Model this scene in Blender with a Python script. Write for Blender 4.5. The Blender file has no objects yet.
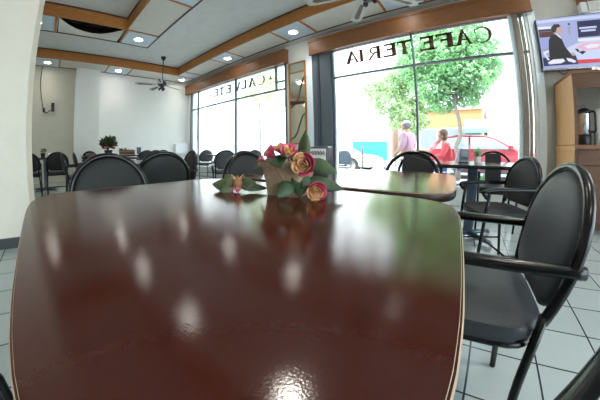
import bpy, bmesh, math, random
from mathutils import Vector, Matrix, Euler
C = bpy.context.scene.collection
SC = bpy.context.scene
PI = math.pi
R = math.radians

# ---------------------------------------------------------------- camera
cd = bpy.data.cameras.new('camera')
cam = bpy.data.objects.new('camera', cd)
C.objects.link(cam)
SC.camera = cam
cd.type = 'PANO'
cd.panorama_type = 'FISHEYE_LENS_POLYNOMIAL'      # the phone's ultra wide lens
cd.sensor_width = 36
cd.sensor_fit = 'HORIZONTAL'
cd.fisheye_fov = R(200)
cd.fisheye_polynomial_k0 = 0.0
cd.fisheye_polynomial_k1 = -6.56295277e-02
cd.fisheye_polynomial_k2 = -3.57106544e-04
cd.fisheye_polynomial_k3 = 4.86716054e-05
cd.fisheye_polynomial_k4 = -6.76489421e-07
cd.shift_x = 43.3 / 600
cd.shift_y = -42.0 / 400
cd.clip_start = 0.01
yaw, pitch, roll = 7.98247786e-01, -3.90766175e-02, -5.50412500e-03
base = Matrix(((1, 0, 0), (0, 0, -1), (0, 1, 0)))
M3 = Matrix.Rotation(yaw, 3, 'Z') @ Matrix.Rotation(pitch, 3, 'X') @ base @ Matrix.Rotation(roll, 3, 'Z')
cam.matrix_world = Matrix.Translation((0, 0, 0.90)) @ M3.to_4x4()

# ---------------------------------------------------------------- world, sun, exposure
SKY_STRENGTH = 5.0
SUN_STRENGTH = 6.0
LAMP_W = 5.0
EXPOSURE = 0.62
w = bpy.data.worlds.new('sky')
SC.world = w
w.use_nodes = True
bgn = w.node_tree.nodes['Background']
bgn.inputs[0].default_value = (0.77, 0.89, 1.0, 1)
bgn.inputs[1].default_value = SKY_STRENGTH
sl = bpy.data.lights.new('sun', 'SUN')
sl.energy = SUN_STRENGTH
sl.angle = R(1.0)
sl.color = (1.0, 0.95, 0.86)
sun = bpy.data.objects.new('sun', sl)
C.objects.link(sun)
sun.rotation_euler = Vector((0.35, 0.62, -0.95)).to_track_quat('-Z', 'Y').to_euler()
def portal(name, x0, x1, z0, z1, y):
    l = bpy.data.lights.new(name, 'AREA')
    l.shape = 'RECTANGLE'; l.size = x1 - x0; l.size_y = z1 - z0
    l.cycles.is_portal = True
    o = bpy.data.objects.new(name, l); C.objects.link(o)
    o.location = ((x0 + x1) / 2, y, (z0 + z1) / 2)
    o.rotation_euler = (R(-90), 0, 0)
portal('sky_portal', -7.9, -3.6, 0.3, 2.9, 4.62)
portal('sky_portal', -2.4, 1.1, 0.3, 2.9, 4.62)
portal('sky_portal', 1.9, 3.9, 0.1, 2.9, 4.62)
pl = bpy.data.lights.new('sky_portal', 'AREA'); pl.shape = 'RECTANGLE'; pl.size = 2.8; pl.size_y = 6.6; pl.cycles.is_portal = True
po_ = bpy.data.objects.new('sky_portal', pl); C.objects.link(po_); po_.location = (4.12, -.9, 1.5); po_.rotation_euler = (0, R(90), 0)
SC.view_settings.view_transform = 'Standard'
SC.view_settings.look = 'None'
SC.view_settings.gamma = 1
SC.view_settings.use_curve_mapping = False
SC.view_settings.exposure = EXPOSURE
SC.cycles.use_denoising = True
SC.cycles.max_bounces = 10
SC.cycles.transparent_max_bounces = 16
SC.cycles.sample_clamp_indirect = 6

# ---------------------------------------------------------------- materials
def mat(name, col, rough=0.5, metal=0.0, noise=0.0, scale=20, bump=0.0, bscale=200, coat=0.0, emit=None, estr=1.0, trans=0.0, spec=0.5, stretch=None):
    m = bpy.data.materials.new(name)
    m.use_nodes = True
    nt = m.node_tree
    b = nt.nodes['Principled BSDF']
    b.inputs['Base Color'].default_value = (*col, 1)
    b.inputs['Roughness'].default_value = rough
    b.inputs['Metallic'].default_value = metal
    b.inputs['Coat Weight'].default_value = coat
    b.inputs['Specular IOR Level'].default_value = spec
    if trans: b.inputs['Transmission Weight'].default_value = trans
    if emit:
        b.inputs['Emission Color'].default_value = (*emit, 1)
        b.inputs['Emission Strength'].default_value = estr
    if noise or bump:
        tc = nt.nodes.new('ShaderNodeTexCoord')
        src = tc.outputs['Object']
        if stretch:
            mp = nt.nodes.new('ShaderNodeMapping')
            mp.inputs['Scale'].default_value = stretch
            nt.links.new(src, mp.inputs['Vector']); src = mp.outputs[0]
    if noise:
        n = nt.nodes.new('ShaderNodeTexNoise')
        n.inputs['Scale'].default_value = scale
        n.inputs['Detail'].default_value = 5
        n.inputs['Roughness'].default_value = 0.65
        nt.links.new(src, n.inputs['Vector'])
        r = nt.nodes.new('ShaderNodeValToRGB')
        r.color_ramp.elements[0].position = 0.3
        r.color_ramp.elements[1].position = 0.7
        r.color_ramp.elements[0].color = (*[c * (1 - noise) for c in col], 1)
        r.color_ramp.elements[1].color = (*[min(1, c * (1 + noise)) for c in col], 1)
        nt.links.new(n.outputs['Fac'], r.inputs['Fac'])
        nt.links.new(r.outputs['Color'], b.inputs['Base Color'])
    if bump:
        n2 = nt.nodes.new('ShaderNodeTexNoise')
        n2.inputs['Scale'].default_value = bscale
        n2.inputs['Detail'].default_value = 3
        nt.links.new(src, n2.inputs['Vector'])
        bp = nt.nodes.new('ShaderNodeBump')
        bp.inputs['Strength'].default_value = bump
        bp.inputs['Distance'].default_value = 0.002
        nt.links.new(n2.outputs['Fac'], bp.inputs['Height'])
        nt.links.new(bp.outputs['Normal'], b.inputs['Normal'])
    return m
def floor_mat():
    m = mat('floor_tile', (.55, .62, .60), 0.22)
    nt = m.node_tree; b = nt.nodes['Principled BSDF']
    tc = nt.nodes.new('ShaderNodeTexCoord'); mp = nt.nodes.new('ShaderNodeMapping')
    T = 0.295
    mp.inputs['Location'].default_value = (-0.747 + T * 40, -1.80 + T * 40, 0)
    br = nt.nodes.new('ShaderNodeTexBrick')
    br.offset = 0.0; br.squash = 1.0
    br.inputs['Scale'].default_value = 1.0
    br.inputs['Brick Width'].default_value = T
    br.inputs['Row Height'].default_value = T
    br.inputs['Mortar Size'].default_value = 0.0045
    br.inputs['Mortar Smooth'].default_value = 0.1
    br.inputs['Color1'].default_value = (.36, .42, .42, 1)
    br.inputs['Color2'].default_value = (.33, .39, .39, 1)
    br.inputs['Mortar'].default_value = (.018, .022, .035, 1)
    nt.links.new(tc.outputs['Object'], mp.inputs['Vector'])
    nt.links.new(mp.outputs[0], br.inputs['Vector'])
    nt.links.new(br.outputs['Color'], b.inputs['Base Color'])
    return m
def wood_mat(name, col, rough=0.45, stretch=(1, 1, 1), scale=12, amt=0.3):
    return mat(name, col, rough, noise=amt, scale=scale, stretch=stretch, bump=0.1, bscale=60)
def glass_mat(name, tint=(1, 1, 1), refl=0.5):
    m = bpy.data.materials.new(name); m.use_nodes = True
    nt = m.node_tree; nt.nodes.clear()
    o = nt.nodes.new('ShaderNodeOutputMaterial')
    t = nt.nodes.new('ShaderNodeBsdfTransparent'); t.inputs[0].default_value = (*tint, 1)
    g = nt.nodes.new('ShaderNodeBsdfGlossy'); g.inputs['Roughness'].default_value = 0.02
    f = nt.nodes.new('ShaderNodeFresnel'); f.inputs[0].default_value = 1.45
    mu = nt.nodes.new('ShaderNodeMath'); mu.operation = 'MULTIPLY'; mu.inputs[1].default_value = refl
    mx = nt.nodes.new('ShaderNodeMixShader')
    nt.links.new(f.outputs[0], mu.inputs[0]); nt.links.new(mu.outputs[0], mx.inputs[0])
    nt.links.new(t.outputs[0], mx.inputs[1]); nt.links.new(g.outputs[0], mx.inputs[2])
    nt.links.new(mx.outputs[0], o.inputs[0])
    return m
def leaf_mat(name, col, var=0.35):
    m = bpy.data.materials.new(name); m.use_nodes = True
    nt = m.node_tree; nt.nodes.clear()
    o = nt.nodes.new('ShaderNodeOutputMaterial')
    d = nt.nodes.new('ShaderNodeBsdfDiffuse'); t = nt.nodes.new('ShaderNodeBsdfTranslucent')
    mx = nt.nodes.new('ShaderNodeMixShader'); mx.inputs[0].default_value = 0.45
    tc = nt.nodes.new('ShaderNodeTexCoord'); n = nt.nodes.new('ShaderNodeTexNoise')
    n.inputs['Scale'].default_value = 3.0
    r = nt.nodes.new('ShaderNodeValToRGB')
    r.color_ramp.elements[0].position = .35; r.color_ramp.elements[1].position = .65
    r.color_ramp.elements[0].color = (*[c * (1 - var) for c in col], 1)
    r.color_ramp.elements[1].color = (*[min(1, c * (1 + var)) for c in col], 1)
    nt.links.new(tc.outputs['Object'], n.inputs['Vector']); nt.links.new(n.outputs['Fac'], r.inputs[0])
    nt.links.new(r.outputs[0], d.inputs[0]); nt.links.new(r.outputs[0], t.inputs[0])
    nt.links.new(d.outputs[0], mx.inputs[1]); nt.links.new(t.outputs[0], mx.inputs[2])
    nt.links.new(mx.outputs[0], o.inputs[0])
    return m
M = {}
M['paint'] = mat('wall_paint', (.80, .745, .63), 0.75, noise=0.03, scale=4, bump=0.12, bscale=90)
M['wall_cream'] = mat('darker_cream_wall', (.60, .585, .49), 0.75, noise=0.04, scale=4, bump=0.12, bscale=90)
M['paint_white'] = mat('white_wall_paint', (.84, .85, .82), 0.7, noise=0.02, scale=4, bump=0.08, bscale=90)
M['paint_grey'] = mat('grey_wall_paint', (.50, .50, .46), 0.75, noise=0.06, scale=8, bump=0.15, bscale=80)
M['ceil'] = mat('ceiling_plaster', (.66, .68, .67), 0.85, noise=0.05, scale=5, bump=0.25, bscale=70)
M['panel'] = mat('soffit_panel', (.68, .66, .60), 0.7, noise=0.04, scale=6)
M['lamp_panel'] = mat('pale_blue_lamp_panel', (.62, .72, .82), 0.5, noise=0.04, scale=8)
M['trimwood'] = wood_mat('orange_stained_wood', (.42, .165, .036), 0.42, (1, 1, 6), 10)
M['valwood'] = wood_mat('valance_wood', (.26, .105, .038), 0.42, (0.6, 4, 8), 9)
M['darkwood'] = mat('dark_trim', (.085, .04, .02), 0.45, noise=.3, scale=20)
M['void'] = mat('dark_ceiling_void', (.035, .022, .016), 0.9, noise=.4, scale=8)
M['floor'] = floor_mat()
M['base'] = mat('black_baseboard', (.02, .022, .024), 0.35, noise=.2, scale=30)
M['alu'] = mat('grey_blue_aluminium', (.13, .16, .19), 0.4, 0.3, noise=.05, scale=30)
M['alu_pale'] = mat('pale_aluminium_daylit', (.78, .88, .96), 0.4, 0.0, noise=.05, scale=30)  # pale frame colour, raised to carry the grazing daylight
M['alu_brown'] = mat('taupe_mullion', (.27, .235, .20), 0.45, 0.2, noise=.1, scale=30)
M['alu_white'] = mat('white_frame', (.82, .84, .85), 0.4, noise=.03, scale=20)
M['glass'] = glass_mat('window_glass', (.97, .985, .98), 0.5)
M['car_glass'] = mat('car_glass', (.25, .32, .38), 0.08, 0.0, noise=.1, scale=3, coat=1)
M['letter'] = mat('brown_vinyl_letters', (.085, .032, .012), 0.5, noise=.1, scale=40)
M['letter_grey'] = mat('slate_vinyl_letters', (.055, .08, .105), 0.5, noise=.1, scale=40)
M['black'] = mat('black_painted_steel', (.007, .0075, .008), 0.22, noise=.15, scale=40, spec=.35)
M['vinyl'] = mat('dark_grey_fabric', (.014, .0155, .0155), 0.62, noise=.25, scale=220, bump=0.3, bscale=500, spec=.4)
M['vinyl_glare'] = mat('grey_vinyl_with_glare', (.046, .051, .058), 0.50, noise=.22, scale=160, bump=0.3, bscale=450, spec=.4)  # chair vinyl with the window glare put into a lighter, bluish colour
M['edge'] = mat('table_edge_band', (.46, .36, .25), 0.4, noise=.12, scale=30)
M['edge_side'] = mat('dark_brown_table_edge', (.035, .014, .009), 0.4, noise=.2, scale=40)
M['edge_black'] = mat('black_edge_band', (.012, .012, .013), 0.35, noise=.1, scale=30)
M['chrome'] = mat('brushed_steel', (.55, .56, .57), 0.22, 1.0, noise=.06, scale=60)
M['steel_dark'] = mat('dark_steel', (.10, .11, .12), 0.3, .7, noise=.1, scale=50)
M['leg_blue'] = mat('blue_grey_steel', (.09, .115, .15), 0.35, .5, noise=.1, scale=40)
def table_mat():
    m = mat('dark_red_laminate', (.050, .0078, .0042), 0.125, noise=.05, scale=200, bump=0.045, bscale=520, spec=.5)
    return m
M['laminate'] = table_mat()
M['fan_metal'] = mat('fan_dark_metal', (.045, .05, .055), 0.35, .5, noise=.1, scale=40)
M['fan_blade'] = mat('fan_blade_grey', (.55, .54, .50), 0.5, noise=.1, scale=12)
M['fan_inset'] = mat('fan_blade_cane', (.16, .13, .10), 0.7, noise=.4, scale=90)
M['white_plastic'] = mat('white_plastic', (.80, .80, .78), 0.4, noise=.03, scale=20)
M['black_plastic'] = mat('black_plastic', (.015, .015, .017), 0.35, noise=.1, scale=40)
M['lens'] = mat('lamp_lens', (1, 1, .95), 0.4, emit=(1, .95, .86), estr=26)
M['lit_oak'] = wood_mat('lit_oak_veneer', (.74, .42, .18), 0.45, (6, 6, 0.6), 8, .16)  # cabinet side: strong window light is put into the veneer colour
M['shaded_oak'] = wood_mat('shaded_oak_veneer', (.14, .055, .019), 0.45, (0.6, 6, 6), 8, .25)  # front of the same cabinet, its shade put into a darker colour
M['kraft'] = mat('brown_kraft_wrap', (.40, .275, .175), 0.8, noise=.18, scale=40, bump=.4, bscale=60)
M['rose_pink'] = mat('pink_petal', (.62, .075, .16), 0.6, noise=.25, scale=60)
M['rose_peach'] = mat('peach_petal', (.66, .36, .17), 0.6, noise=.25, scale=60)
M['sepal'] = mat('rust_bud', (.40, .17, .09), 0.6, noise=.3, scale=80)
M['leaf_dark'] = mat('dark_green_leaf', (.040, .075, .030), 0.5, noise=.35, scale=30)
M['leaf_mid'] = mat('green_leaf', (.070, .098, .040), 0.5, noise=.3, scale=40)
M['leaf_back'] = mat('sage_leaf', (.22, .25, .14), 0.55, noise=.2, scale=40)
M['gem'] = mat('clear_gem', (.9, .92, .95), 0.05, 0.6, noise=.1, scale=300)
M['paper'] = mat('white_paper', (.78, .78, .75), 0.7, noise=.03, scale=30)
M['ink'] = mat('black_ink', (.02, .02, .022), 0.6, noise=.1, scale=30)
M['mirror_face'] = mat('mirror_glass', (.72, .74, .62), 0.08, .85, noise=.05, scale=3)
M['screen_dark'] = mat('tv_screen_off', (.01, .01, .015), 0.15, noise=.1, scale=10)
# outside
M['pavement'] = mat('pavement', (.36, .355, .34), 0.85, noise=.08, scale=6)
M['asphalt'] = mat('road', (.35, .35, .35), 0.9, noise=.12, scale=8)
M['facade_white'] = mat('white_render', (.42, .41, .39), 0.8, noise=.04, scale=2)
M['facade_bright'] = mat('bright_white_render', (.86, .85, .83), 0.8, noise=.03, scale=2)
M['facade_orange'] = mat('orange_brick', (.40, .18, .07), 0.8, noise=.15, scale=7)
M['facade_pale'] = mat('pale_stone', (.40, .36, .30), 0.8, noise=.08, scale=4)
M['dark_window'] = mat('dark_window_pane', (.16, .18, .20), 0.15, noise=.1, scale=3)
M['shutter'] = mat('grey_shutter', (.55, .55, .52), 0.7, noise=.08, scale=12)
M['leaf_tree'] = leaf_mat('bright_tree_leaves', (.32, .54, .29))  # light leaf colour, with outdoor glare haze put into it
M['leaf_tree_light'] = leaf_mat('pale_tree_leaves', (.44, .58, .34))  # paler leaves, the same glare haze put into the colour
M['bark'] = mat('grey_bark', (.13, .115, .10), 0.9, noise=.3, scale=25, bump=.5, bscale=40)
M['bark_haze'] = mat('hazy_bark', (.42, .40, .35), 0.9, noise=.2, scale=25, bump=.5, bscale=40)  # bark lightened so the trunk sinks into the haze
M['leaf_haze'] = leaf_mat('hazy_pale_leaves', (.62, .74, .45), .2)  # overexposed haze is put into this leaf colour
M['car_red'] = mat('red_car_paint', (.30, .022, .036), 0.3, noise=.05, scale=5, coat=.8)
M['car_white'] = mat('white_car_paint', (.82, .84, .86), 0.3, noise=.03, scale=5, coat=.8)
M['tyre'] = mat('tyre_rubber', (.03, .03, .03), 0.8, noise=.2, scale=40)
M['blue_board'] = mat('cyan_blue_board', (.03, .26, .50), 0.6, noise=.06, scale=5)
M['skin'] = mat('skin', (.42, .25, .18), 0.6, noise=.08, scale=30)
M['hair_grey'] = mat('grey_hair', (.20, .21, .23), 0.7, noise=.35, scale=60)
M['hair_brown'] = mat('brown_hair', (.13, .075, .045), 0.7, noise=.35, scale=60)
M['jeans'] = mat('blue_denim', (.07, .12, .30), 0.8, noise=.2, scale=60)
M['trousers'] = mat('light_grey_trousers', (.22, .22, .24), 0.8, noise=.1, scale=40)
M['jacket'] = mat('red_jacket', (.62, .07, .085), 0.7, noise=.12, scale=20)
M['bag_blue'] = mat('navy_bag', (.05, .085, .22), 0.6, noise=.15, scale=30)
M['awning_green'] = mat('green_awning', (.12, .48, .22), 0.7, noise=.1, scale=10)
M['terracotta'] = mat('terracotta', (.42, .18, .09), 0.8, noise=.15, scale=30)
M['soil'] = mat('dark_soil', (.03, .022, .015), 0.95, noise=.4, scale=60)
def stripe_mat():
    m = mat('pink_striped_shirt', (.75, .42, .55), 0.8)
    nt = m.node_tree; b = nt.nodes['Principled BSDF']
    tc = nt.nodes.new('ShaderNodeTexCoord')
    wv = nt.nodes.new('ShaderNodeTexWave'); wv.bands_direction = 'X'
    wv.inputs['Scale'].default_value = 4.2; wv.inputs['Distortion'].default_value = 1.5
    r = nt.nodes.new('ShaderNodeValToRGB')
    r.color_ramp.elements[0].color = (.50, .20, .31, 1); r.color_ramp.elements[1].color = (.34, .31, .33, 1)
    nt.links.new(tc.outputs['Object'], wv.inputs['Vector']); nt.links.new(wv.outputs['Color'], r.inputs[0])
    nt.links.new(r.outputs[0], b.inputs['Base Color'])
    return m
M['stripe'] = stripe_mat()
def screen_mat(name, col, s=0.9):
    return mat(name, (.02, .02, .02), 0.3, emit=col, estr=s * .62)

# ---------------------------------------------------------------- mesh helpers
def obj(name, bm, m, parent=None, smooth=False, loc=None):
    me = bpy.data.meshes.new(name)
    bmesh.ops.recalc_face_normals(bm, faces=bm.faces)
    bm.to_mesh(me); bm.free()
    if smooth:
        for p in me.polygons: p.use_smooth = True
        if smooth == 'auto':
            try: me.set_sharp_from_angle(angle=R(40))
            except Exception: pass
    ms = m if isinstance(m, (list, tuple)) else [m]
    for x in ms: me.materials.append(M[x] if isinstance(x, str) else x)
    o = bpy.data.objects.new(name, me)
    C.objects.link(o)
    if parent: o.parent = parent
    if loc: o.location = loc
    return o
def thing(name, label, cat, loc=(0, 0, 0), rz=0, group=None):
    o = bpy.data.objects.new(name, None); C.objects.link(o)
    o.empty_display_size = .1
    o.location = loc; o.rotation_euler = (0, 0, rz)
    o['label'] = label; o['category'] = cat
    if group: o['group'] = group
    return o
def tag(o, label, cat, group=None, kind=None):
    o['label'] = label; o['category'] = cat
    if group: o['group'] = group
    if kind: o['kind'] = kind
    return o
def struct(name, bm, m, parent=None, smooth=False):
    o = obj(name, bm, m, parent, smooth)
    if parent is None: o['kind'] = 'structure'
    return o
def dup(root, loc, rz, label, group=None):
    r = root.copy(); C.objects.link(r)
    r.location = loc; r.rotation_euler = (0, 0, rz); r['label'] = label
    if group: r['group'] = group
    for ch in list(root.children):
        c = ch.copy(); C.objects.link(c); c.parent = r
        for g in ch.children:
            d = g.copy(); C.objects.link(d); d.parent = c
    return r
def nb(): return bmesh.new()
def box(bm, x0, x1, y0, y1, z0, z1, mi=0, bev=0.0):
    vs = [bm.verts.new(p) for p in ((x0, y0, z0), (x1, y0, z0), (x1, y1, z0), (x0, y1, z0), (x0, y0, z1), (x1, y0, z1), (x1, y1, z1), (x0, y1, z1))]
    fs = []
    for q in ((0, 3, 2, 1), (4, 5, 6, 7), (0, 1, 5, 4), (1, 2, 6, 5), (2, 3, 7, 6), (3, 0, 4, 7)):
        f = bm.faces.new([vs[i] for i in q]); f.material_index = mi; fs.append(f)
    if bev:
        es = list({e for f in fs for e in f.edges})
        bmesh.ops.bevel(bm, geom=es, offset=bev, segments=2, affect='EDGES', profile=.5)
    return bm
def bx(*a, **k): return box(nb(), *a, **k)
def tube(bm, pts, r, seg=8, cap=True, closed=False):
    pts = [Vector(p) for p in pts]; n = len(pts)
    rs = r if isinstance(r, (list, tuple)) else [r] * n
    rings = []; up = None
    for i, p in enumerate(pts):
        if closed: t = (pts[(i + 1) % n] - pts[i - 1])
        else: t = (pts[min(i + 1, n - 1)] - pts[max(i - 1, 0)])
        t.normalize()
        if up is None:
            up = Vector((0, 0, 1)) if abs(t.z) < .9 else Vector((1, 0, 0))
        u = up - t * up.dot(t)
        if u.length < 1e-4: u = t.orthogonal()
        u.normalize(); up = u
        v = t.cross(u)
        rings.append([bm.verts.new(p + (u * math.cos(a) + v * math.sin(a)) * rs[i]) for a in [2 * PI * k / seg for k in range(seg)]])
    m = n if closed else n - 1
    for i in range(m):
        a, b = rings[i], rings[(i + 1) % n]
        for k in range(seg):
            bm.faces.new((a[k], a[(k + 1) % seg], b[(k + 1) % seg], b[k]))
    if cap and not closed:
        bm.faces.new(rings[0][::-1]); bm.faces.new(rings[-1])
    return bm
def fillet(pts, rad, n=5):
    pts = [Vector(p) for p in pts]; out = [pts[0]]
    for i in range(1, len(pts) - 1):
        a, b, c = pts[i - 1], pts[i], pts[i + 1]
        r1 = min(rad, (a - b).length * .45, (c - b).length * .45)
        p, q = b + (a - b).normalized() * r1, b + (c - b).normalized() * r1
        for k in range(n + 1):
            t = k / n
            out.append(p * (1 - t) ** 2 + b * 2 * t * (1 - t) + q * t * t)
    out.append(pts[-1]); return out
def lathe(bm, prof, seg=20, c=(0, 0, 0)):
    rings = []
    for r, z in prof:
        if r < 1e-5: rings.append([bm.verts.new((c[0], c[1], c[2] + z))])
        else: rings.append([bm.verts.new((c[0] + r * math.cos(2 * PI * k / seg), c[1] + r * math.sin(2 * PI * k / seg), c[2] + z)) for k in range(seg)])
    for a, b in zip(rings, rings[1:]):
        for k in range(seg):
            k2 = (k + 1) % seg
            if len(a) == 1 and len(b) == 1: continue
            if len(a) == 1: bm.faces.new((a[0], b[k2], b[k]))
            elif len(b) == 1: bm.faces.new((a[k], a[k2], b[0]))
            else: bm.faces.new((a[k], a[k2], b[k2], b[k]))
    if len(rings[0]) > 1: bm.faces.new(rings[0][::-1])
    if len(rings[-1]) > 1: bm.faces.new(rings[-1])
    return bm
def prism(bm, poly, f0, f1, mi=0, bev=0):
    """poly: 2D points; f0/f1 map (u,v) to the two faces."""
    a = [bm.verts.new(f0(*p)) for p in poly]; b = [bm.verts.new(f1(*p)) for p in poly]
    n = len(poly); fs = []
    fs.append(bm.faces.new(a[::-1])); fs.append(bm.faces.new(b))
    for k in range(n): fs.append(bm.faces.new((a[k], a[(k + 1) % n], b[(k + 1) % n], b[k])))
    for f in fs: f.material_index = mi
    if bev:
        es = list(fs[0].edges) + list(fs[1].edges)
        bmesh.ops.bevel(bm, geom=es, offset=bev, segments=3, affect='EDGES', profile=.5)
    return bm
def sellipse(hx, hy, n=4.0, seg=48, cx=0, cy=0):
    out = []
    for k in range(seg):
        a = 2 * PI * (k + .5) / seg; c, s = math.cos(a), math.sin(a)
        out.append((cx + hx * math.copysign(abs(c) ** (2 / n), c), cy + hy * math.copysign(abs(s) ** (2 / n), s)))
    return out
def ball(bm, c, r, sub=2, sc=(1, 1, 1)):
    g = bmesh.ops.create_icosphere(bm, subdivisions=sub, radius=1)
    for v in g['verts']: v.co = Vector((v.co.x * r * sc[0] + c[0], v.co.y * r * sc[1] + c[1], v.co.z * r * sc[2] + c[2]))
    return bm

# ================================================================= ROOM SHELL
XL, XR, YB, YW = -8.25, 3.9, -5.6, 4.5        # far wall, right wall, back wall, window wall
ZS, ZC = 3.32, 3.57
struct('floor', bx(XL - .2, XR + .2, YB - .2, YW + .1, -.12, 0), 'floor')
struct('ceiling', bx(XL - .2, XR + .2, YB - .2, YW + .2, ZC, ZC + .15), 'ceil')
struct('wall_far', bx(XL - .2, XL, YB, YW + .2, 0, ZC), 'paint_white')
b = nb()
box(b, XR, XR + .2, YB, -4.2, 0, ZC); box(b, XR, XR + .2, 2.4, YW + .2, 0, ZC); box(b, XR, XR + .2, -4.2, 2.4, 2.9, ZC); box(b, XR, XR + .2, -4.2, 2.4, 0, .1)
struct('wall_right', b, 'paint')
struct('unseen_side_window', bx(XR + .08, XR + .085, -4.2, 2.4, .1, 2.9), 'glass')  # unseen window, added to bring daylight in from the right
struct('pavement_side', bx(XR + .2, 22, -14, YW + .09, -.14, -.02), 'pavement')
struct('wall_back', bx(XL - .2, XR + .2, YB - .2, YB, 0, ZC), 'paint')
b = nb()
box(b, XL, -8.02, YW, YW + .2, 0, ZC)
box(b, -8.02, -3.60, YW, YW + .2, 0, .30); box(b, -8.02, -3.60, YW, YW + .2, 2.93, ZC)
box(b, -3.60, -2.40, YW, YW + .2, 0, ZC)
box(b, -2.40, 1.06, YW, YW + .2, 0, .30); box(b, -2.40, 1.06, YW, YW + .2, 2.95, ZC)
box(b, 1.06, 1.9, YW, YW + .2, 0, ZC)
box(b, 1.9, XR, YW, YW + .2, 2.93, ZC)
struct('wall_window', b, 'paint_white')
struct('wall_pilaster', bx(XL, XL + .26, .52, 1.25, 0, ZS), 'paint_white')
struct('wall_cream_panel', bx(XL, XL + .02, YB, .52, 0, ZS), 'wall_cream')  # far wall left of the pilaster, in a darker cream
struct('wall_pier', bx(-3.45, -2.80, -1.6, -.277, 0, ZC), 'paint')
struct('baseboard_pier', bx(-3.47, -2.785, -1.62, -.262, 0, .10), 'base')
struct('baseboard_far', bx(XL, XL + .016, YB, .5, 0, .09), 'base')
struct('wall_grey_panel', bx(1.165, 1.9, YW - .03, YW, 0, ZS), 'paint_grey')
struct('trim_pale_jamb', bx(1.06, 1.165, 4.40, YW, 0, 2.9), 'alu_pale')
struct('trim_dark_jamb', bx(-2.83, -2.405, 4.43, YW, 0, 2.9), 'alu')
struct('trim_dark_jamb_edge', bx(-2.72, -2.66, 4.405, 4.43, 0, 2.9), 'leg_blue')
struct('trim_lit_column_edge', bx(-2.97, -2.84, 4.42, YW, 0, 2.95), 'alu_pale')  # column edge, the light on it put into the pale colour

# --- perimeter soffit and floating ring with fascia boards and cross trims
def ring_bm(ox0, ox1, oy0, oy1, ix0, ix1, iy0, iy1, z0, z1):
    b = nb()
    box(b, ox0, ix0, oy0, oy1, z0, z1); box(b, ix1, ox1, oy0, oy1, z0, z1)
    box(b, ix0, ix1, oy0, iy0, z0, z1); box(b, ix0, ix1, iy1, oy1, z0, z1)
    return b
PX0, PX1, PY0, PY1 = -7.41, 3.1, -4.8, 3.63      # inner edge of the perimeter soffit
struct('ceiling_soffit', ring_bm(XL, XR, YB, YW, PX0, PX1, PY0, PY1, ZS, ZC), 'panel')
RX0, RX1, RY0, RY1 = -5.66, 1.2, -3.3, 1.92      # ring outer
QX0, QX1, QY0, QY1 = -4.96, .5, -2.6, 1.22       # ring inner
# the left leg of the ring holds the torn panel, so it is built in pieces around that cell
b = nb()
box(b, QX1, RX1, RY0, RY1, ZS, ZC); box(b, RX0, QX1, RY0, QY0, ZS, ZC); box(b, RX0, QX1, QY1, RY1, ZS, ZC)
box(b, RX0, QX0, QY0, -.12, ZS, ZC)
struct('ceiling_ring', b, 'panel')
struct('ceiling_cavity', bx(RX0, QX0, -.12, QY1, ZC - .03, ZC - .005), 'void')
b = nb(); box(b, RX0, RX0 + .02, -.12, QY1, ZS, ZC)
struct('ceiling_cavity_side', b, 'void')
b = nb(); box(b, -5.14, -5.10, -.10, 1.2, 3.42, 3.45); box(b, -5.34, -5.325, -.1, 1.2, 3.44, 3.46)
struct('trim_metal_channel', b, 'steel_dark')
# torn, sagging panel: its inner edge hangs in a curve
b = nb()
cur = [(-4.99, -.10), (-5.08, -.03), (-5.20, .10), (-5.29, .25), (-5.34, .42), (-5.36, .58), (-5.33, .74), (-5.25, .88), (-5.13, 1.02), (-5.0, 1.17)]
top = []; bot = []; tt = []; bt = []
for x, y in cur:
    d = 4 * ((y + .1) / 1.27) * (1 - (y + .1) / 1.27)
    top.append(b.verts.new((x, y, ZS - .045 * d))); tt.append(b.verts.new((x, y, ZS - .045 * d + .015)))
    bot.append(b.verts.new((RX0 + .02, y, ZS))); bt.append(b.verts.new((RX0 + .02, y, ZS + .015)))
for k in range(len(cur) - 1):
    b.faces.new((top[k], top[k + 1], bot[k + 1], bot[k])); b.faces.new((tt[k], bt[k], bt[k + 1], tt[k + 1]))
    b.faces.new((top[k], tt[k], tt[k + 1], top[k + 1]))
tag(obj('ceiling_panel', b, 'panel', smooth=True), 'sagging cream ceiling panel with curved torn edge showing a dark gap', 'ceiling panel')
def fascia(name, x0, x1, y0, y1, z0=ZS - .012, z1=ZC):
    struct(name, bx(x0, x1, y0, y1, z0, z1, bev=.004), 'trimwood')
t = .03
fascia('trim_1', PX0, PX0 + t, PY0, PY1); fascia('trim_2', PX0, PX1, PY1 - t, PY1)
fascia('trim_3', PX1 - t, PX1, PY0, PY1); fascia('trim_4', PX0, PX1, PY0, PY0 + t)
fascia('trim_5', QX0, QX0 + t, QY0, QY1); fascia('trim_6', QX0, QX1, QY1 - t, QY1)
fascia('trim_7', QX1 - t, QX1, QY0, QY1); fascia('trim_8', QX0, QX1, QY0, QY0 + t)
b = nb()                                           # small moulding along the top of the boards
box(b, PX0 + t, PX0 + t + .014, PY0, PY1, ZC - .03, ZC); box(b, PX0, PX1, PY1 - t - .014, PY1 - t, ZC - .03, ZC)
box(b, QX0 + t, QX0 + t + .014, QY0, QY1, ZC - .03, ZC); box(b, QX0, QX1, QY1 - t - .014, QY1 - t, ZC - .03, ZC)
struct('trim_9', b, 'darkwood')
b = nb()                                           # thin outer battens
box(b, RX0 - .012, RX0 + .02, RY0, RY1, ZS - .012, ZS + .05); box(b, RX0, RX1, RY1 - .02, RY1 + .012, ZS - .012, ZS + .05)
struct('trim_10', b, 'darkwood')
struct('trim_11', bx(RX0, RX1, RY1 + .012, RY1 + .03, ZS, ZC), 'paint_white')
b = nb()
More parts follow.
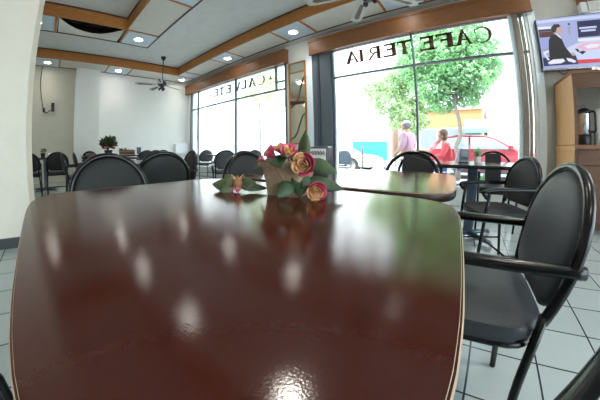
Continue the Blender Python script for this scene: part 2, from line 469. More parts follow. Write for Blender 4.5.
box(b, XL + .08, XL + .11, YB, 4.28, ZS - .012, ZS); box(b, XL + .1, XR, 4.26, 4.29, ZS - .012, ZS)
struct('trim_12', b, 'darkwood')
b = nb()
hw = .022
for y in (-2.75, -2.05, -.66, .02, 1.38, 2.1): box(b, XL + .1, PX0, y - hw, y + hw, ZS - .012, ZS)
for x in (-7.42, -6.92, -5.5, -4.80, -3.30, -2.57, -1.10, -.40, 1.06, 1.76): box(b, x - hw, x + hw, PY1, 4.27, ZS - .012, ZS)
for y in (-2.2, -.87, -.15, 1.24): box(b, RX0, QX0, y - hw, y + hw, ZS - .012, ZS)
for x in (-4.94, -3.5, -2.85, -1.4, -.75): box(b, x - hw, x + hw, QY1, RY1, ZS - .012, ZS)
struct('trim_13', b, 'trimwood')
b = nb()
e = .004
box(b, XL + .1, PX0, -.64, 0, ZS - e, ZS); box(b, XL + .1, PX0, 1.40, 2.08, ZS - e, ZS)
for x0, x1 in ((-7.40, -6.94), (-5.48, -4.82), (-3.28, -2.59), (-1.08, -.42), (1.08, 1.74)): box(b, x0, x1, PY1, 4.26, ZS - e, ZS)
box(b, RX0 + .02, QX0, -.85, -.17, ZS - e, ZS); box(b, RX0 + .02, QX0, 1.26, 1.90, ZS - e, ZS)
for x0, x1 in ((-3.48, -2.87), (-1.38, -.77)): box(b, x0, x1, QY1, 1.90, ZS - e, ZS)
struct('ceiling_lamp_panels', b, 'lamp_panel')

# --- valances over the windows
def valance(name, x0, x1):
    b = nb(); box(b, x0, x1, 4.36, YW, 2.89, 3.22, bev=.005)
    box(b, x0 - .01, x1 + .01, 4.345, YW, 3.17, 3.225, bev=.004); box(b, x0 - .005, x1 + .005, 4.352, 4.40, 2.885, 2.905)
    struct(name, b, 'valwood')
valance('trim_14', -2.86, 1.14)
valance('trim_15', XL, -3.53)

# --- windows: frame, panes
def window(name, x0, x1, bars, hbars, m='alu'):
    f = nb()
    y0, y1 = 4.47, 4.53
    box(f, x0, x1, y0, y1, .30, .36); box(f, x0, x1, y0, y1, 2.88, 2.94)
    for x, wd, za, zb in bars: box(f, x - wd / 2, x + wd / 2, y0, y1, za, zb)
    for xa, xb, z, h in hbars: box(f, xa, xb, y0 + .005, y1, z - h / 2, z + h / 2)
    o = struct(name, f, m)
    g = obj('pane', bx(x0 + .01, x1 - .01, 4.500, 4.505, .33, 2.91), 'glass', o)
    return o
w1 = window('window_1', -8.02, -3.60, [(-7.98, .08, .3, 2.94), (-7.51, .05, .3, 2.94), (-5.45, .045, .3, 2.94), (-3.92, .04, 2.29, 2.94), (-3.62, .04, .3, 2.94)],
            [(-8.02, -3.6, 2.29, .04), (-3.92, -3.6, 2.49, .035)])
w2 = window('window_2', -2.40, 1.06, [(-2.38, .05, .3, 2.94), (-.765, .035, .3, 2.94)], [(-2.4, .80, 2.32, .035), (.86, 1.06, 2.32, .03)])
obj('mullion', bx(.79, .845, 4.43, 4.53, .3, 2.94), 'alu_pale', w2)
obj('mullion', bx(.845, .925, 4.40, 4.54, .3, 2.94), 'alu_brown', w2)
obj('mullion', bx(.955, .968, 4.45, 4.53, .3, 2.94), 'alu_brown', w2)
obj('mullion', bx(.985, .992, 4.47, 4.53, .3, 2.94), 'alu_brown', w2)
obj('mullion', bx(1.02, 1.062, 4.42, 4.53, .3, 2.94), 'alu_white', w2)
struct('window_3', bx(1.9, 3.9, 4.50, 4.505, .02, 2.93), 'glass')
struct('trim_16', bx(-8.0, -3.6, 4.36, YW, .30, .325), 'alu_white')
struct('trim_17', bx(-2.4, 1.06, 4.36, YW, .30, .325), 'alu_white')

# ================================================================= LETTERING ON THE GLASS
def letter(ch):
    P = []
    def q(*p): P.append(list(p))
    def rect(x0, y0, x1, y1): q((x0, y0), (x1, y0), (x1, y1), (x0, y1))
    T, S, F = .24, .15, .075
    def stem(x, y0=0, y1=1):
        rect(x, y0, x + T, y1)
        if y0 == 0: rect(x - .07, 0, x + T + .07, F)
        if y1 == 1: rect(x - .07, 1 - F, x + T + .07, 1)
    if ch == 'C':
        o, i = [], []
        for k in range(25):
            a = R(42) + R(276) * k / 24
            o.append((.5 + .5 * math.cos(a), .5 + .53 * math.sin(a)))
            th = .07 + .10 * max(0, -math.cos(a))
            i.append((.5 + (.5 - th) * math.cos(a), .5 + (.53 - .075) * math.sin(a)))
        for k in range(24): q(o[k], o[k + 1], i[k + 1], i[k])
        rect(.82, .66, .89, .93)
        return P, 1.0
    if ch == 'A':
        q((.0, 0), (.05 + S, 0), (.55, .98), (.45, .98)); q((.70, 0), (.98, 0), (.60, 1.03), (.40, 1.03)); rect(.2, .3, .8, .38)
        rect(-.04, 0, .22, F); rect(.66, 0, 1.04, F); return P, 1.0
    if ch == 'I': stem(.07); return P, .31
    if ch == 'F':
        stem(.07); rect(.1, 1 - S, .78, 1); rect(.72, .78, .78, 1); rect(.2, .47, .6, .47 + S); rect(.55, .38, .6, .64); return P, .8
    if ch == 'E':
        stem(.07); rect(.1, 1 - S, .78, 1); rect(.72, .78, .78, 1); rect(.2, .48, .6, .48 + S); rect(.55, .39, .6, .65); rect(.1, 0, .84, S); rect(.78, 0, .84, .24); return P, .86
    if ch == 'T':
        rect(.37, 0, .37 + T, 1); rect(.27, 0, .64, F); rect(0, 1 - S, .91, 1); rect(0, .76, .06, 1); rect(.85, .76, .91, 1); return P, .91
    if ch == 'L':
        stem(.07); rect(.1, 0, .8, S); rect(.74, 0, .8, .26); return P, .82
    if ch == 'R':
        stem(.07); rect(.1, 1 - S, .5, 1); rect(.1, .44, .5, .44 + S)
        o, i = [], []
        for k in range(13):
            a = R(-90) + PI * k / 12
            o.append((.5 + .3 * math.cos(a), .72 + .28 * math.sin(a))); i.append((.5 + .15 * math.cos(a), .72 + .195 * math.sin(a)))
        for k in range(12): q(o[k], o[k + 1], i[k + 1], i[k])
        q((.42, .46), (.58, .46), (.98, 0), (.78, 0)); rect(.72, 0, 1.03, F); return P, 1.0
    if ch == 'V':
        q((.0, 1), (.27, 1), (.60, .0), (.38, .0)); q((.80, 1), (1.0, 1), (.60, .0), (.42, .0)); rect(-.03, 1 - F, .3, 1); rect(.74, 1 - F, 1.03, 1); return P, 1.0
def word(name, items, z0, h, m, label, extra=()):
    y0, y1 = 4.492, 4.498
    o = thing(name, label, 'lettering', ((items[0][2] + items[-1][1]) / 2, y0, z0))
    ox = o.location.x
    for ch, xl, xr in items:                           # read from the street: right end of x first
        P, wd = letter(ch); b = nb()
        s = (xr - xl) / wd
        for poly in P:
            prism(b, [(xr - u * s - ox, v * h) for u, v in poly], lambda x, z: (x, 0, z), lambda x, z: (x, y1 - y0, z))
        obj('letter', b, m, o)
    for tri in extra:
        b = nb(); prism(b, [(x - ox, z - z0) for x, z in tri], lambda x, z: (x, 0, z), lambda x, z: (x, y1 - y0, z)); obj('triangle_mark', b, m, o)
word('window_lettering', [('C', .236, .527), ('A', -.04, .217), ('F', -.356, -.059), ('E', -.640, -.373), ('T', -1.03, -.765), ('E', -1.31, -1.042), ('R', -1.628, -1.335), ('I', -1.77, -1.68), ('A', -2.075, -1.79)],
     2.545, .255, 'letter', 'brown serif word CAFETERIA seen reversed on the nearer window')
word('window_lettering', [('C', -4.603, -4.299), ('A', -4.918, -4.627), ('L', -5.23, -4.978), ('V', -5.53, -5.24), ('E', -5.92, -5.652), ('T', -6.25, -5.97), ('E', -6.579, -6.305)],
     2.53, .255, 'letter_grey', 'slate grey word CALVETE seen reversed on the far left window',
     [[(-4.16, 2.60), (-4.06, 2.60), (-4.11, 2.71)], [(-6.80, 2.60), (-6.70, 2.60), (-6.75, 2.71)]])

# ================================================================= DOWNLIGHTS
LL = bpy.data.lights.new('downlight_lamp', 'AREA')
LL.shape = 'DISK'; LL.size = .19; LL.energy = LAMP_W; LL.color = (1.0, .93, .82); LL.spread = R(95)
LW = LL.copy(); LW.energy = LAMP_W * .28
def downlight(x, y, label, group=None):
    o = thing('downlight', label, 'ceiling light', (x, y, ZS - .004), 0, group)
    b = nb(); lathe(b, [(.115, 0), (.115, -.010), (.100, -.014), (.088, -.008), (.088, 0)], 28)
    obj('trim_ring', b, 'white_plastic', o, True)
    b = nb(); lathe(b, [(0, -.006), (.088, -.006), (.088, -.001), (0, -.001)], 28)
    obj('lens', b, 'lens', o)
    l = bpy.data.objects.new('lamp', LW if x < -7 else LL); C.objects.link(l); l.parent = o; l.location = (0, 0, -.02)
vis = [(-5.31, -.51, 'round ceiling light at the edge of the cream pier, left of the torn panel'),
       (-5.29, 1.57, 'round ceiling light on a pale blue panel at the corner of the wooden ceiling frame'),
       (-7.78, -.31, 'round light under the far soffit, above the hanging cable'),
       (-7.78, 1.74, 'round light under the far soffit, left of the distant ceiling fan'),
       (-7.80, 3.97, 'round light in the far corner of the soffit, behind the distant fan'),
       (-5.15, 3.95, 'round light in the soffit above the CALVETE window'),
       (-2.95, 3.95, 'round light in the soffit above the framed mirror')]
for x, y, l in vis: downlight(x, y, l)
for x, y in ((-3.2, 1.58), (-1.15, 1.6), (-.75, 3.95), (1.4, 3.95), (-5.2, -2.6), (-7.8, -2.4), (.85, -.6), (.85, 1.2), (-2.3, -2.95), (-.4, -2.95), (3.4, 1.5), (3.4, -1.0)):
    z = 0
    downlight(x, y, 'round recessed ceiling light of the seating area overhead', 'ceiling lights overhead')

# ================================================================= CEILING FANS
def fan(x, y, phase, zb, label):
    o = thing('ceiling_fan', label, 'ceiling fan', (x, y, zb))
    dz = ZC - zb
    b = nb(); lathe(b, [(.075, dz), (.075, dz - .03), (.05, dz - .08), (.018, dz - .11), (0, dz - .11)], 20); obj('canopy', b, 'fan_metal', o, True)
    b = nb(); tube(b, [(0, 0, dz - .1), (0, 0, .12)], .012, 10); obj('downrod', b, 'fan_metal', o, True)
    b = nb(); lathe(b, [(0, .15), (.03, .15), (.04, .12), (.11, .10), (.125, .06), (.125, .01), (.10, -.02), (.06, -.03), (.055, -.07), (.075, -.085), (.06, -.11), (0, -.12)], 24)
    obj('motor_housing', b, 'fan_metal', o, True)
    for k in range(3):
        a = R(20 + 120 * k); b = nb(); ball(b, (.075 * math.cos(a), .075 * math.sin(a), -.12), .034, 2, (1, 1, 1.2)); obj('lamp_socket', b, 'fan_metal', o, True)
    prof = [(.19, -.03), (.24, -.055), (.40, -.068), (.66, -.075), (.74, -.068), (.775, -.04), (.78, 0), (.775, .04), (.74, .068), (.66, .075), (.40, .068), (.24, .055), (.19, .03)]
    bb = nb(); prism(bb, prof, lambda u, v: (u, v, .012 + v * .22 - .005), lambda u, v: (u, v, .012 + v * .22 + .005))
    ib = nb(); prism(ib, [(.30, -.022), (.66, -.035), (.70, 0), (.66, .035), (.30, .022)], lambda u, v: (u, v, .012 + v * .22 - .0085), lambda u, v: (u, v, .012 + v * .22 - .004))
    ab = nb(); prism(ab, [(.09, -.018), (.16, -.014), (.25, -.035), (.25, .035), (.16, .014), (.09, .018)], lambda u, v: (u, v, .018), lambda u, v: (u, v, .026))
    b0 = obj('blade', bb, 'fan_blade', o); i0 = obj('inset', ib, 'fan_inset', b0); a0 = obj('blade_iron', ab, 'fan_metal', b0)
    b0.rotation_euler = (0, 0, R(phase))
    for k in range(1, 5):
        bk = b0.copy(); C.objects.link(bk); bk.parent = o; bk.rotation_euler = (0, 0, R(phase + 72 * k))
        for s in (i0, a0):
            c = s.copy(); C.objects.link(c); c.parent = bk
fan(-6.68, 2.775, 113, 2.72, 'dark ceiling fan on a long rod near the far corner')
fan(-.90, 2.75, 126, 2.78, 'grey ceiling fan at the top edge, its blades above the CAFETERIA window')

# ================================================================= TABLES
TOPZ = .76
def make_table(label, loc, hx, hy, rz=0, n=7, edge='edge', legx=None, topmat='laminate'):
    o = thing('dining_table', label, 'table', loc, rz)
    P = sellipse(hx, hy, n, 72)
    b = nb(); prism(b, [(x * .996, y * .996) for x, y in P], lambda u, v: (u, v, TOPZ - .030), lambda u, v: (u, v, TOPZ), bev=.003)
    obj('tabletop', b, topmat, o)
    b = nb()
    ring = []
    for x, y in P:
        ring.append([b.verts.new((x * s, y * s, z)) for s, z in ((.991, TOPZ + .0004), (1.0, TOPZ - .003), (1.001, TOPZ - .016), (1.0, TOPZ - .028), (.99, TOPZ - .031))])
    for k in range(len(ring)):
        a, c = ring[k], ring[(k + 1) % len(ring)]
        for j in range(4): b.faces.new((a[j], c[j], c[j + 1], a[j + 1]))
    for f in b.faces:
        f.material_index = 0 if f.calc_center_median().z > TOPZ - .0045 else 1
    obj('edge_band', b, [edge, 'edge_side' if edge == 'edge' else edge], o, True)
    for lx in (legx or [0]):
        b = nb(); box(b, lx - .05, lx + .05, -.035, .035, .03, TOPZ - .05, bev=.004)
        box(b, lx - .16, lx + .16, -.12, .12, TOPZ - .05, TOPZ - .031)
        obj('pedestal', b, 'leg_blue', o)
        for a in (45, 135, 225, 315):
            c, s = math.cos(R(a)), math.sin(R(a))
            b = nb(); tube(b, [(lx, 0, .05), (lx + c * .30, s * .30, .035), (lx + c * .33, s * .33, .012)], [.028, .022, .014], 8)
            obj('foot', b, 'leg_blue', o, True)
    return o
make_table('large dark red table filling the foreground with flowers on it', (-.485, .342, 0), .497, .4135, R(2.7), n=6)
make_table('dark red table behind the flower pot with greenish window reflections', (-.526, 1.202, 0), .493, .385, R(2.7), n=6.5)
make_table('dark bare table by the window at the right, with the black napkin box', (.08, 2.93, 0), .50, .42, n=8, edge='edge_black')
make_table('far left table with a small potted plant against the cream wall', (-6.62, -.25, 0), .40, .42, n=8, edge='edge_black')
make_table('far table carrying the tall green plant and brown boxes', (-6.9, 1.45, 0), .42, .80, n=8, edge='edge_black', legx=[0])
make_table('far table behind the two grey leaning chair backs', (-4.9, 1.05, 0), .42, .40, n=8, edge='edge_black')
make_table('table hidden behind the round-backed chairs at the left of the flowers', (-2.90, .80, 0), .42, .38, n=8, edge='edge_black')
make_table('far table by the CALVETE window between pale chairs', (-4.6, 3.55, 0), .40, .40, n=8, edge='edge_black')

# ================================================================= CHAIRS
def backcurve(z):                                   # y of the backrest at height z
    return -.185 - max(0, z - .50) * .175
def arch_pts(hw, z0, zs, zt, n=14, inset=0):
    """from the lower left up over a round arch to the lower right; (x, z)"""
    P = []
    for k in range(5): P.append((-hw * (.86 + .14 * math.sin(PI / 2 * k / 5)), z0 + (zs - z0) * k / 5))
    for k in range(n + 1):
        a = PI - PI * k / n
        P.append((hw * math.cos(a), zs + (zt - zs) * math.sin(a)))
    for k in range(4, -1, -1): P.append((hw * (.86 + .14 * math.sin(PI / 2 * k / 5)), z0 + (zs - z0) * k / 5))
    return P
def yb(x, z): return backcurve(z) + .016 * (1 - (x / .22) ** 2) * -1
def make_chair(label, kind='pad', fab='vinyl', group=None, arms=True, splat=.095, off=0.0, fr=.0175):
    o = thing(('padded_armchair' if arms else 'padded_chair') if kind == 'pad' else 'splat_back_armchair', label, 'chair', group=group)
    # seat cushion
    b = nb(); prism(b, sellipse(.215, .205, 4.5, 40), lambda u, v: (u * .97, v * .97, .435), lambda u, v: (u, v, .485), bev=.018)
    obj('seat', b, fab, o, 'auto')
    b = nb(); tube(b, [(x, y, .425) for x, y in sellipse(.20, .19, 5, 28)], .011, 8, closed=True)
    obj('seat_frame', b, 'black', o, True)
    hw = .215
    A = arch_pts(hw, .50, .665, .868)
    b = nb(); tube(b, [(x, yb(x, z), z) for x, z in A], fr if kind == 'pad' else .014, 10); obj('back_frame', b, 'black', o, True)
    if kind == 'pad':
        b = nb()
        Q = arch_pts(hw - .010, .515, .665, .858, 18)
        Q = [(x * (1 if z > .56 else 1 - .25 * ((.56 - z) / .045) ** 2), z) for x, z in Q]
        n = len(Q); cx, cz = 0, .66
        rings = []
        for s, dy in ((.02, .030), (.55, .029), (.86, .024), (.97, .014), (1.0, 0), (.97, -.016), (.86, -.025), (.55, -.028), (.02, -.028)):
            rings.append([b.verts.new((cx + (x - cx) * s, yb(cx + (x - cx) * s, cz + (z - cz) * s) + dy, cz + (z - cz) * s)) for x, z in Q])
        for a, c in zip(rings, rings[1:]):
            for k in range(n): b.faces.new((a[k], a[(k + 1) % n], c[(k + 1) % n], c[k]))
        b.faces.new(rings[0]); b.faces.new(rings[-1][::-1])
        obj('backrest', b, fab, o, True)
    else:
        b = nb()
        zs = [.43 + .43 * k / 14 for k in range(15)]
        def half(z): return splat if z < .80 else splat * (1 - .10 * ((z - .80) / .06) ** 2)
        def top(x): return .665 + .203 * math.sqrt(max(0, 1 - (x / hw) ** 2)) - .004
        v = []
        for z in zs:
            h_ = half(z); row = []
            for sx, dy in ((-1, .012), (1, .012), (1, -.012), (-1, -.012)):
                x = sx * h_ + off; row.append(b.verts.new((x, backcurve(z) - .012 + dy, min(z, top(x)))))
            v.append(row)
        for a, c in zip(v, v[1:]):
            for k in range(4): b.faces.new((a[k], a[(k + 1) % 4], c[(k + 1) % 4], c[k]))
        b.faces.new(v[0][::-1]); b.faces.new(v[-1])
        obj('backrest', b, 'vinyl', o)
    for s in (-1, 1):
        b = nb(); tube(b, fillet([(s * .225, -.225, 0), (s * .205, -.175, .30), (s * .19, -.185, .52)], .1), .0125, 9); obj('leg', b, 'black', o, True)
        b = nb(); tube(b, fillet([(s * .205, .19, 0), (s * .212, .175, .42), (s * .215, .155, .64 if arms else .43)], .1), .0125, 9); obj('leg', b, 'black', o, True)
        if not arms: continue
        b = nb()
        tube(b, fillet([(s * .213, .17, .595), (s * .216, .21, .640), (s * .216, .10, .654), (s * .216, -.20, .650), (s * .216, -.238, .650)], .04), .016, 10)
        obj('armrest', b, 'black', o, True)
    b = nb(); tube(b, [(-.212, .18, .17), (-.212, -.19, .17)], .008, 6); tube(b, [(.212, .18, .17), (.212, -.19, .17)], .008, 6); tube(b, [(-.212, -.02, .17), (.212, -.02, .17)], .008, 6)
    obj('stretcher', b, 'black', o, True)
    return o
FX = R(90)      # faces -X ; -90 faces +X ; 180 faces -Y ; 0 faces +Y
near = make_chair('padded armchair greyed by window glare, nearest at the right, seat tucked to the table', 'pad', 'vinyl_glare', fr=.0145)
near.location = (.045, .885, 0); near.scale = (1, 1, .985); near.rotation_euler = (0, 0, FX + R(3))
ch = make_chair('black round-backed chair at the left side of the foreground table, back to the wall', 'pad', 'vinyl')
ch.location = (-1.24, .285, 0); ch.rotation_euler = (0, 0, R(-90))
dup(near, (.352, .189, 0), R(145), 'chair whose black armrest crosses the bottom right corner')
stl = thing('backless_seat', 'dark padded seat at the bottom edge beside the table corner', 'chair_seat', (-.115, .262, 0))  # backless seat standing in for a chair of unknown kind
b = nb(); prism(b, sellipse(.19, .19, 5, 36), lambda u, v: (u * .97, v * .97, .425), lambda u, v: (u, v, .475), bev=.018); obj('seat', b, 'vinyl_glare', stl, 'auto')
b = nb(); tube(b, [(x, y, .415) for x, y in sellipse(.175, .175, 5, 28)], .011, 8, closed=True); obj('seat_frame', b, 'black', stl, True)
for sx in (-1, 1):
    for sy in (-1, 1):
        b = nb(); tube(b, [(sx * .165, sy * .165, .42), (sx * .18, sy * .18, 0)], .0125, 9); obj('leg', b, 'black', stl, True)
nc = make_chair('black chair at the bottom left edge beside the foreground table', 'pad', 'vinyl', arms=False)
nc.location = (-.375, -.385, 0)
dup(ch, (-2.05, .80, 0), R(82), 'black round-backed chair second from the left, just left of the loose flower sprig')
dup(ch, (-1.01, 1.14, 0), R(-88), 'glossy black chair back directly behind the loose flower sprig')
dup(ch, (-2.78, 1.30, 0), R(172), 'black chair seen half side-on behind the chair left of the loose sprig')
dup(near, (-4.0, 3.0, 0), R(60), 'pale hazy grey chair against the bright window, left of the pair')  # lighter vinyl stands for the haze on this pair
dup(near, (-3.95, 3.55, 0), R(90), 'pale hazy grey chair against the bright window, right of the pair')
dup(near, (-6.55, 4.11, 0), R(80), 'blue grey chair alone in front of the far window frame')
c2 = dup(ch, (.24, 2.24, 0), R(112), 'black padded chair turned sideways at the bare window table')
c2.scale = (1, 1, .965)
dup(ch, (-5.72, -.52, 0), R(90), 'far black chair half hidden by the cream pier')
dup(ch, (-5.85, .02, 0), R(92), 'far black armchair whose whole back and legs show beside the pier')
dup(near, (-4.80, .36, 0), R(4), 'slim grey chair back seen edge-on, left of two')
dup(near, (-5.33, .60, 0), R(2), 'slim grey chair back seen edge-on, right of two')
dup(ch, (-7.55, .95, 0), R(-90), 'far dark chair top behind the low brown box, in front of the pilaster')
dup(ch, (-5.62, 1.88, 0), R(90), 'small dark chair top right of the white framed stand', 'distant chair tops')
dup(ch, (-6.22, 2.33, 0), R(90), 'small dark chair top near the middle of the distant row', 'distant chair tops')
dup(ch, (-6.85, 2.80, 0), R(90), 'small dark chair top at the right of the distant row', 'distant chair tops')
sp = make_chair('black splat-backed chair behind the greenish table, under the pink shirt', 'splat', splat=.125, off=-.05)
sp.location = (-.42, 1.86, 0); sp.rotation_euler = (0, 0, R(176))
sp2 = make_chair('black splat-backed chair facing us across the bare window table', 'splat')
sp2.location = (.36, 3.42, 0); sp2.rotation_euler = (0, 0, R(184))
dup(sp2, (-.45, 2.36, 0), R(172), 'black arched chair close behind the splat-backed one at the greenish table')

# ================================================================= THINGS ON THE TABLES
def leaf(bm, base, tip, width, droop=.0, up=Vector((0, 0, 1)), fold=.25):
    base, tip = Vector(base), Vector(tip)
    d = tip - base; L = d.length; d.normalize()
    s = d.cross(up)
    if s.length < 1e-3: s = d.orthogonal()
    s.normalize(); nrm = s.cross(d)
    n = 7; mid = []; l = []; r = []
    for k in range(n + 1):
        t_ = k / n
        wd = width * .5 * (math.sin(PI * t_ ** .75) ** .9) if 0 < k < n else 0.0008
        c = base + d * L * t_ - Vector((0, 0, 1)) * droop * t_ * t_
        mid.append(bm.verts.new(c)); l.append(bm.verts.new(c + s * wd + nrm * wd * fold)); r.append(bm.verts.new(c - s * wd + nrm * wd * fold))
    for k in range(n):
        bm.faces.new((mid[k], mid[k + 1], l[k + 1], l[k])); bm.faces.new((mid[k + 1], mid[k], r[k], r[k + 1]))
    return bm
def solidify(o, th=.0012):
    m = o.modifiers.new('thickness', 'SOLIDIFY'); m.thickness = th
    return o
def rose(parent, c, r, axis=(0, -1, .3), seed=0, part='rose'):
    rnd = random.Random(seed)
    q = Vector(axis).normalized().to_track_quat('Z', 'Y')
    def petals(n, rad, hgt, open_, wid, pink=()):
        b = nb()
        for k in range(n):
            a0 = 2 * PI * k / n + rnd.uniform(-.15, .15) + rad * 40
            rows = []
            for i in range(5):
                tt_ = i / 4
                rr = rad * (.35 + .65 * math.sin(tt_ * PI * .55)) + open_ * tt_ ** 3
                z = hgt * (tt_ - .35)
                ww = wid * (.5 + .5 * math.sin(PI * min(1, .2 + tt_ * .75)))
                rows.append([b.verts.new(q @ Vector((rr * math.cos(a0 + ww * u), rr * math.sin(a0 + ww * u), z - abs(u) ** 2 * hgt * .16 * tt_)) + Vector(c)) for u in (-1, -.5, 0, .5, 1)])
            for a, d in zip(rows, rows[1:]):
                for j in range(4): b.faces.new((a[j], a[j + 1], d[j + 1], d[j])).material_index = 1 if k in pink else 0
        return b
    h = obj(part, petals(5, r * .95, r * 1.3, r * .22, .85, range(5) if seed in (0, 2) else (seed % 5, (seed + 1) % 5, (seed + 2) % 5)), ['rose_peach', 'rose_pink'], parent, True); solidify(h)
    for n, rad, hg, op, wd in ((4, r * .70, r * 1.35, r * .10, .95), (3, r * .45, r * 1.4, r * .04, 1.2), (3, r * .22, r * 1.4, 0, 1.3)):
        p = obj('inner_petals', petals(n, rad, hg, op, wd, (0,) if n == 4 else ()), ['rose_peach', 'rose_pink'], h, True); solidify(p)
    b = nb(); ball(b, (0, 0, 0), r * .5, 2, (1, 1, .8))
    for v in b.verts: v.co = q @ (v.co + Vector((0, 0, -r * .35))) + Vector(c)
    obj('calyx', b, 'sepal', h, True)
    return h
pot = thing('flower_pot', 'square pot in brown wrap with pink and peach roses on the foreground table', 'flower arrangement', (-.475, .60, TOPZ))
def W(x, y, z): return (x + .475, y - .60, z - TOPZ)
b = nb()                                            # tapered square pot, rolled rim
rt = R(12)
rows = []
for hw_, z in ((.056, 0), (.062, .045), (.070, .082), (.076, .088), (.078, .100), (.073, .102), (.066, .085)):
    P = sellipse(hw_, hw_ * .85, 6, 28)
    rows.append([b.verts.new((x * math.cos(rt) - y * math.sin(rt), x * math.sin(rt) + y * math.cos(rt), z)) for x, y in P])
for a, c in zip(rows, rows[1:]):
    for k in range(28): b.faces.new((a[k], a[(k + 1) % 28], c[(k + 1) % 28], c[k]))
b.faces.new(rows[0][::-1]); b.faces.new(rows[-1])
obj('pot', b, 'kraft', pot, 'auto')
b = nb()                                            # folds of the wrap running across the front
for x0, x1 in ((-.03, .03), (-.005, .055)):
    tube(b, [(x0, -.058 - .006, .088), ((x0 + x1) / 2, -.053, .05), (x1, -.042, .006)], .0025, 6)
obj('wrap_fold', b, 'kraft', pot, True)
b = nb()
leaf(b, (-.01, -.03, .10), (-.085, -.075, .085), .045, .01); leaf(b, (.0, -.04, .105), (-.055, -.085, .108), .04, .004)
leaf(b, (.0, -.04, .115), (.06, -.085, .118), .04, .0); leaf(b, (-.05, -.01, .10), (-.095, -.03, .06), .04, .02)
solidify(obj('leaf', b, 'leaf_back', pot, True))
b = nb()
UPp = Vector((.55, -.75, .3))
for bs, tp, wd in (((-.01, -.05, .118), (.055, -.10, .088), .050), ((.04, -.03, .11), (.105, -.04, .118), .045), ((.07, .0, .10), (.150, .03, .070), .045), ((.06, -.02, .075), (.075, -.045, .004), .055), ((.07, -.01, .05), (.165, .05, .022), .040), ((.05, -.05, .045), (.035, -.095, .006), .045)):
    b = nb(); leaf(b, bs, tp, wd, .0, up=UPp); solidify(obj('leaf', b, 'leaf_dark', pot, True))
b = nb(); leaf(b, (.045, .0, .10), (.062, .0, .192), .045, .0, up=Vector((0, 1, 0))); leaf(b, (.0, .02, .10), (-.02, .03, .15), .035, .0, up=Vector((0, 1, 0)))
solidify(obj('leaf', b, 'leaf_mid', pot, True))
b = nb()
for p, q_ in (((0, 0, .08), (-.045, -.02, .115)), ((0, 0, .08), (.005, -.01, .13)), ((0, 0, .08), (.03, 0, .12)), ((.02, 0, .08), (.07, -.05, .10)), ((.05, 0, .08), (.08, -.04, .03))):
    tube(b, [p, q_], .002, 6)
obj('stem', b, 'leaf_dark', pot, True)
for i, (c, r, ax) in enumerate((((-.048, -.03, .122), .021, (-.5, -.6, .6)), ((-.006, -.035, .135), .017, (0, -.5, .9)), ((.026, -.035, .126), .021, (.5, -.5, .6)), ((.092, -.045, .096), .028, (.25, -1, .15)), ((.112, -.022, .026), .024, (.7, -.7, -.1)), ((-.066, -.05, .098), .014, (-.7, -.7, .1)))):
    rose(pot, c, r, ax, i)
b = nb(); ball(b, (-.018, -.088, .112), .008, 1); obj('gem', b, 'gem', pot)
# napkin holder
nh = thing('napkin_holder', 'steel napkin holder with white card standing behind the roses', 'napkin holder', (-.432, .755, TOPZ), R(12))
nh.location.x = -.447; nh.location.y = .742
b = nb(); box(b, -.035, .035, -.028, .028, 0, .145, bev=.006); obj('case', b, 'steel_dark', nh)
b = nb(); box(b, -.030, .030, -.0305, -.028, .012, .045); obj('slot_frame', b, 'chrome', nh)
b = nb(); box(b, -.027, .027, -.0315, -.029, .062, .138); card = obj('card', b, 'paper', nh)
b = nb()
for i in range(5):
    x = -.02 + i * .01; tube(b, [(x - .004, -.033, .122), (x, -.033, .131), (x + .004, -.033, .121), (x + .001, -.033, .117)], .0013, 5)
for i in range(3): box(b, -.02, .02, -.0322, -.0314, .100 - i * .012, .102 - i * .012)
obj('print', b, 'ink', card)
# loose sprig
spg = thing('rose_sprig', 'loose sprig of a rosebud with green leaves lying on the foreground table', 'flower sprig', (-.629, .520, TOPZ))
b = nb()
UPc = Vector((.6, -.55, .55))
for bs, tp, wd in (((.0, .0, .012), (-.062, .0, .052), .046), ((-.005, -.005, .014), (-.075, -.045, .020), .050), ((.0, -.012, .012), (-.020, -.055, .004), .040), ((.015, .005, .02), (.055, .035, .030), .042), ((.02, .0, .016), (.085, .060, .012), .030)):
    b = nb(); leaf(b, bs, tp, wd, .0, up=UPc); solidify(obj('leaf', b, 'leaf_mid', spg, True))
b = nb()
tube(b, [(-.03, .0, .006), (.0, 0, .012), (.03, .01, .02)], .0025, 6); obj('stem', b, 'leaf_dark', spg, True)
b = nb()
for k in range(7):
    a = 2 * PI * k / 7
    leaf(b, (.006, .0, .045), (.006 + .020 * math.cos(a), .020 * math.sin(a), .006), .022, -.004, up=Vector((math.cos(a), math.sin(a), .2)), fold=-.3)
bud = solidify(obj('rosebud', b, 'sepal', spg, True), .002)
b = nb(); ball(b, (.006, 0, .028), .016, 2, (1, 1, 1.1)); obj('bud_core', b, 'sepal', bud, True)
b = nb()
for k in range(6):
    a = 2 * PI * k / 6 + .4; leaf(b, (.006, 0, .036), (.006 + .024 * math.cos(a), .024 * math.sin(a), .047 + .008 * (k % 2)), .008, 0)
solidify(obj('sepal_tips', b, 'rose_peach', bud, True))
b = nb(); ball(b, (-.004, -.016, .008), .008, 1, (1.2, 1, .8)); ball(b, (.020, -.010, .008), .008, 1, (1.2, 1, .8)); obj('petal_tips', b, 'rose_pink', bud, True)

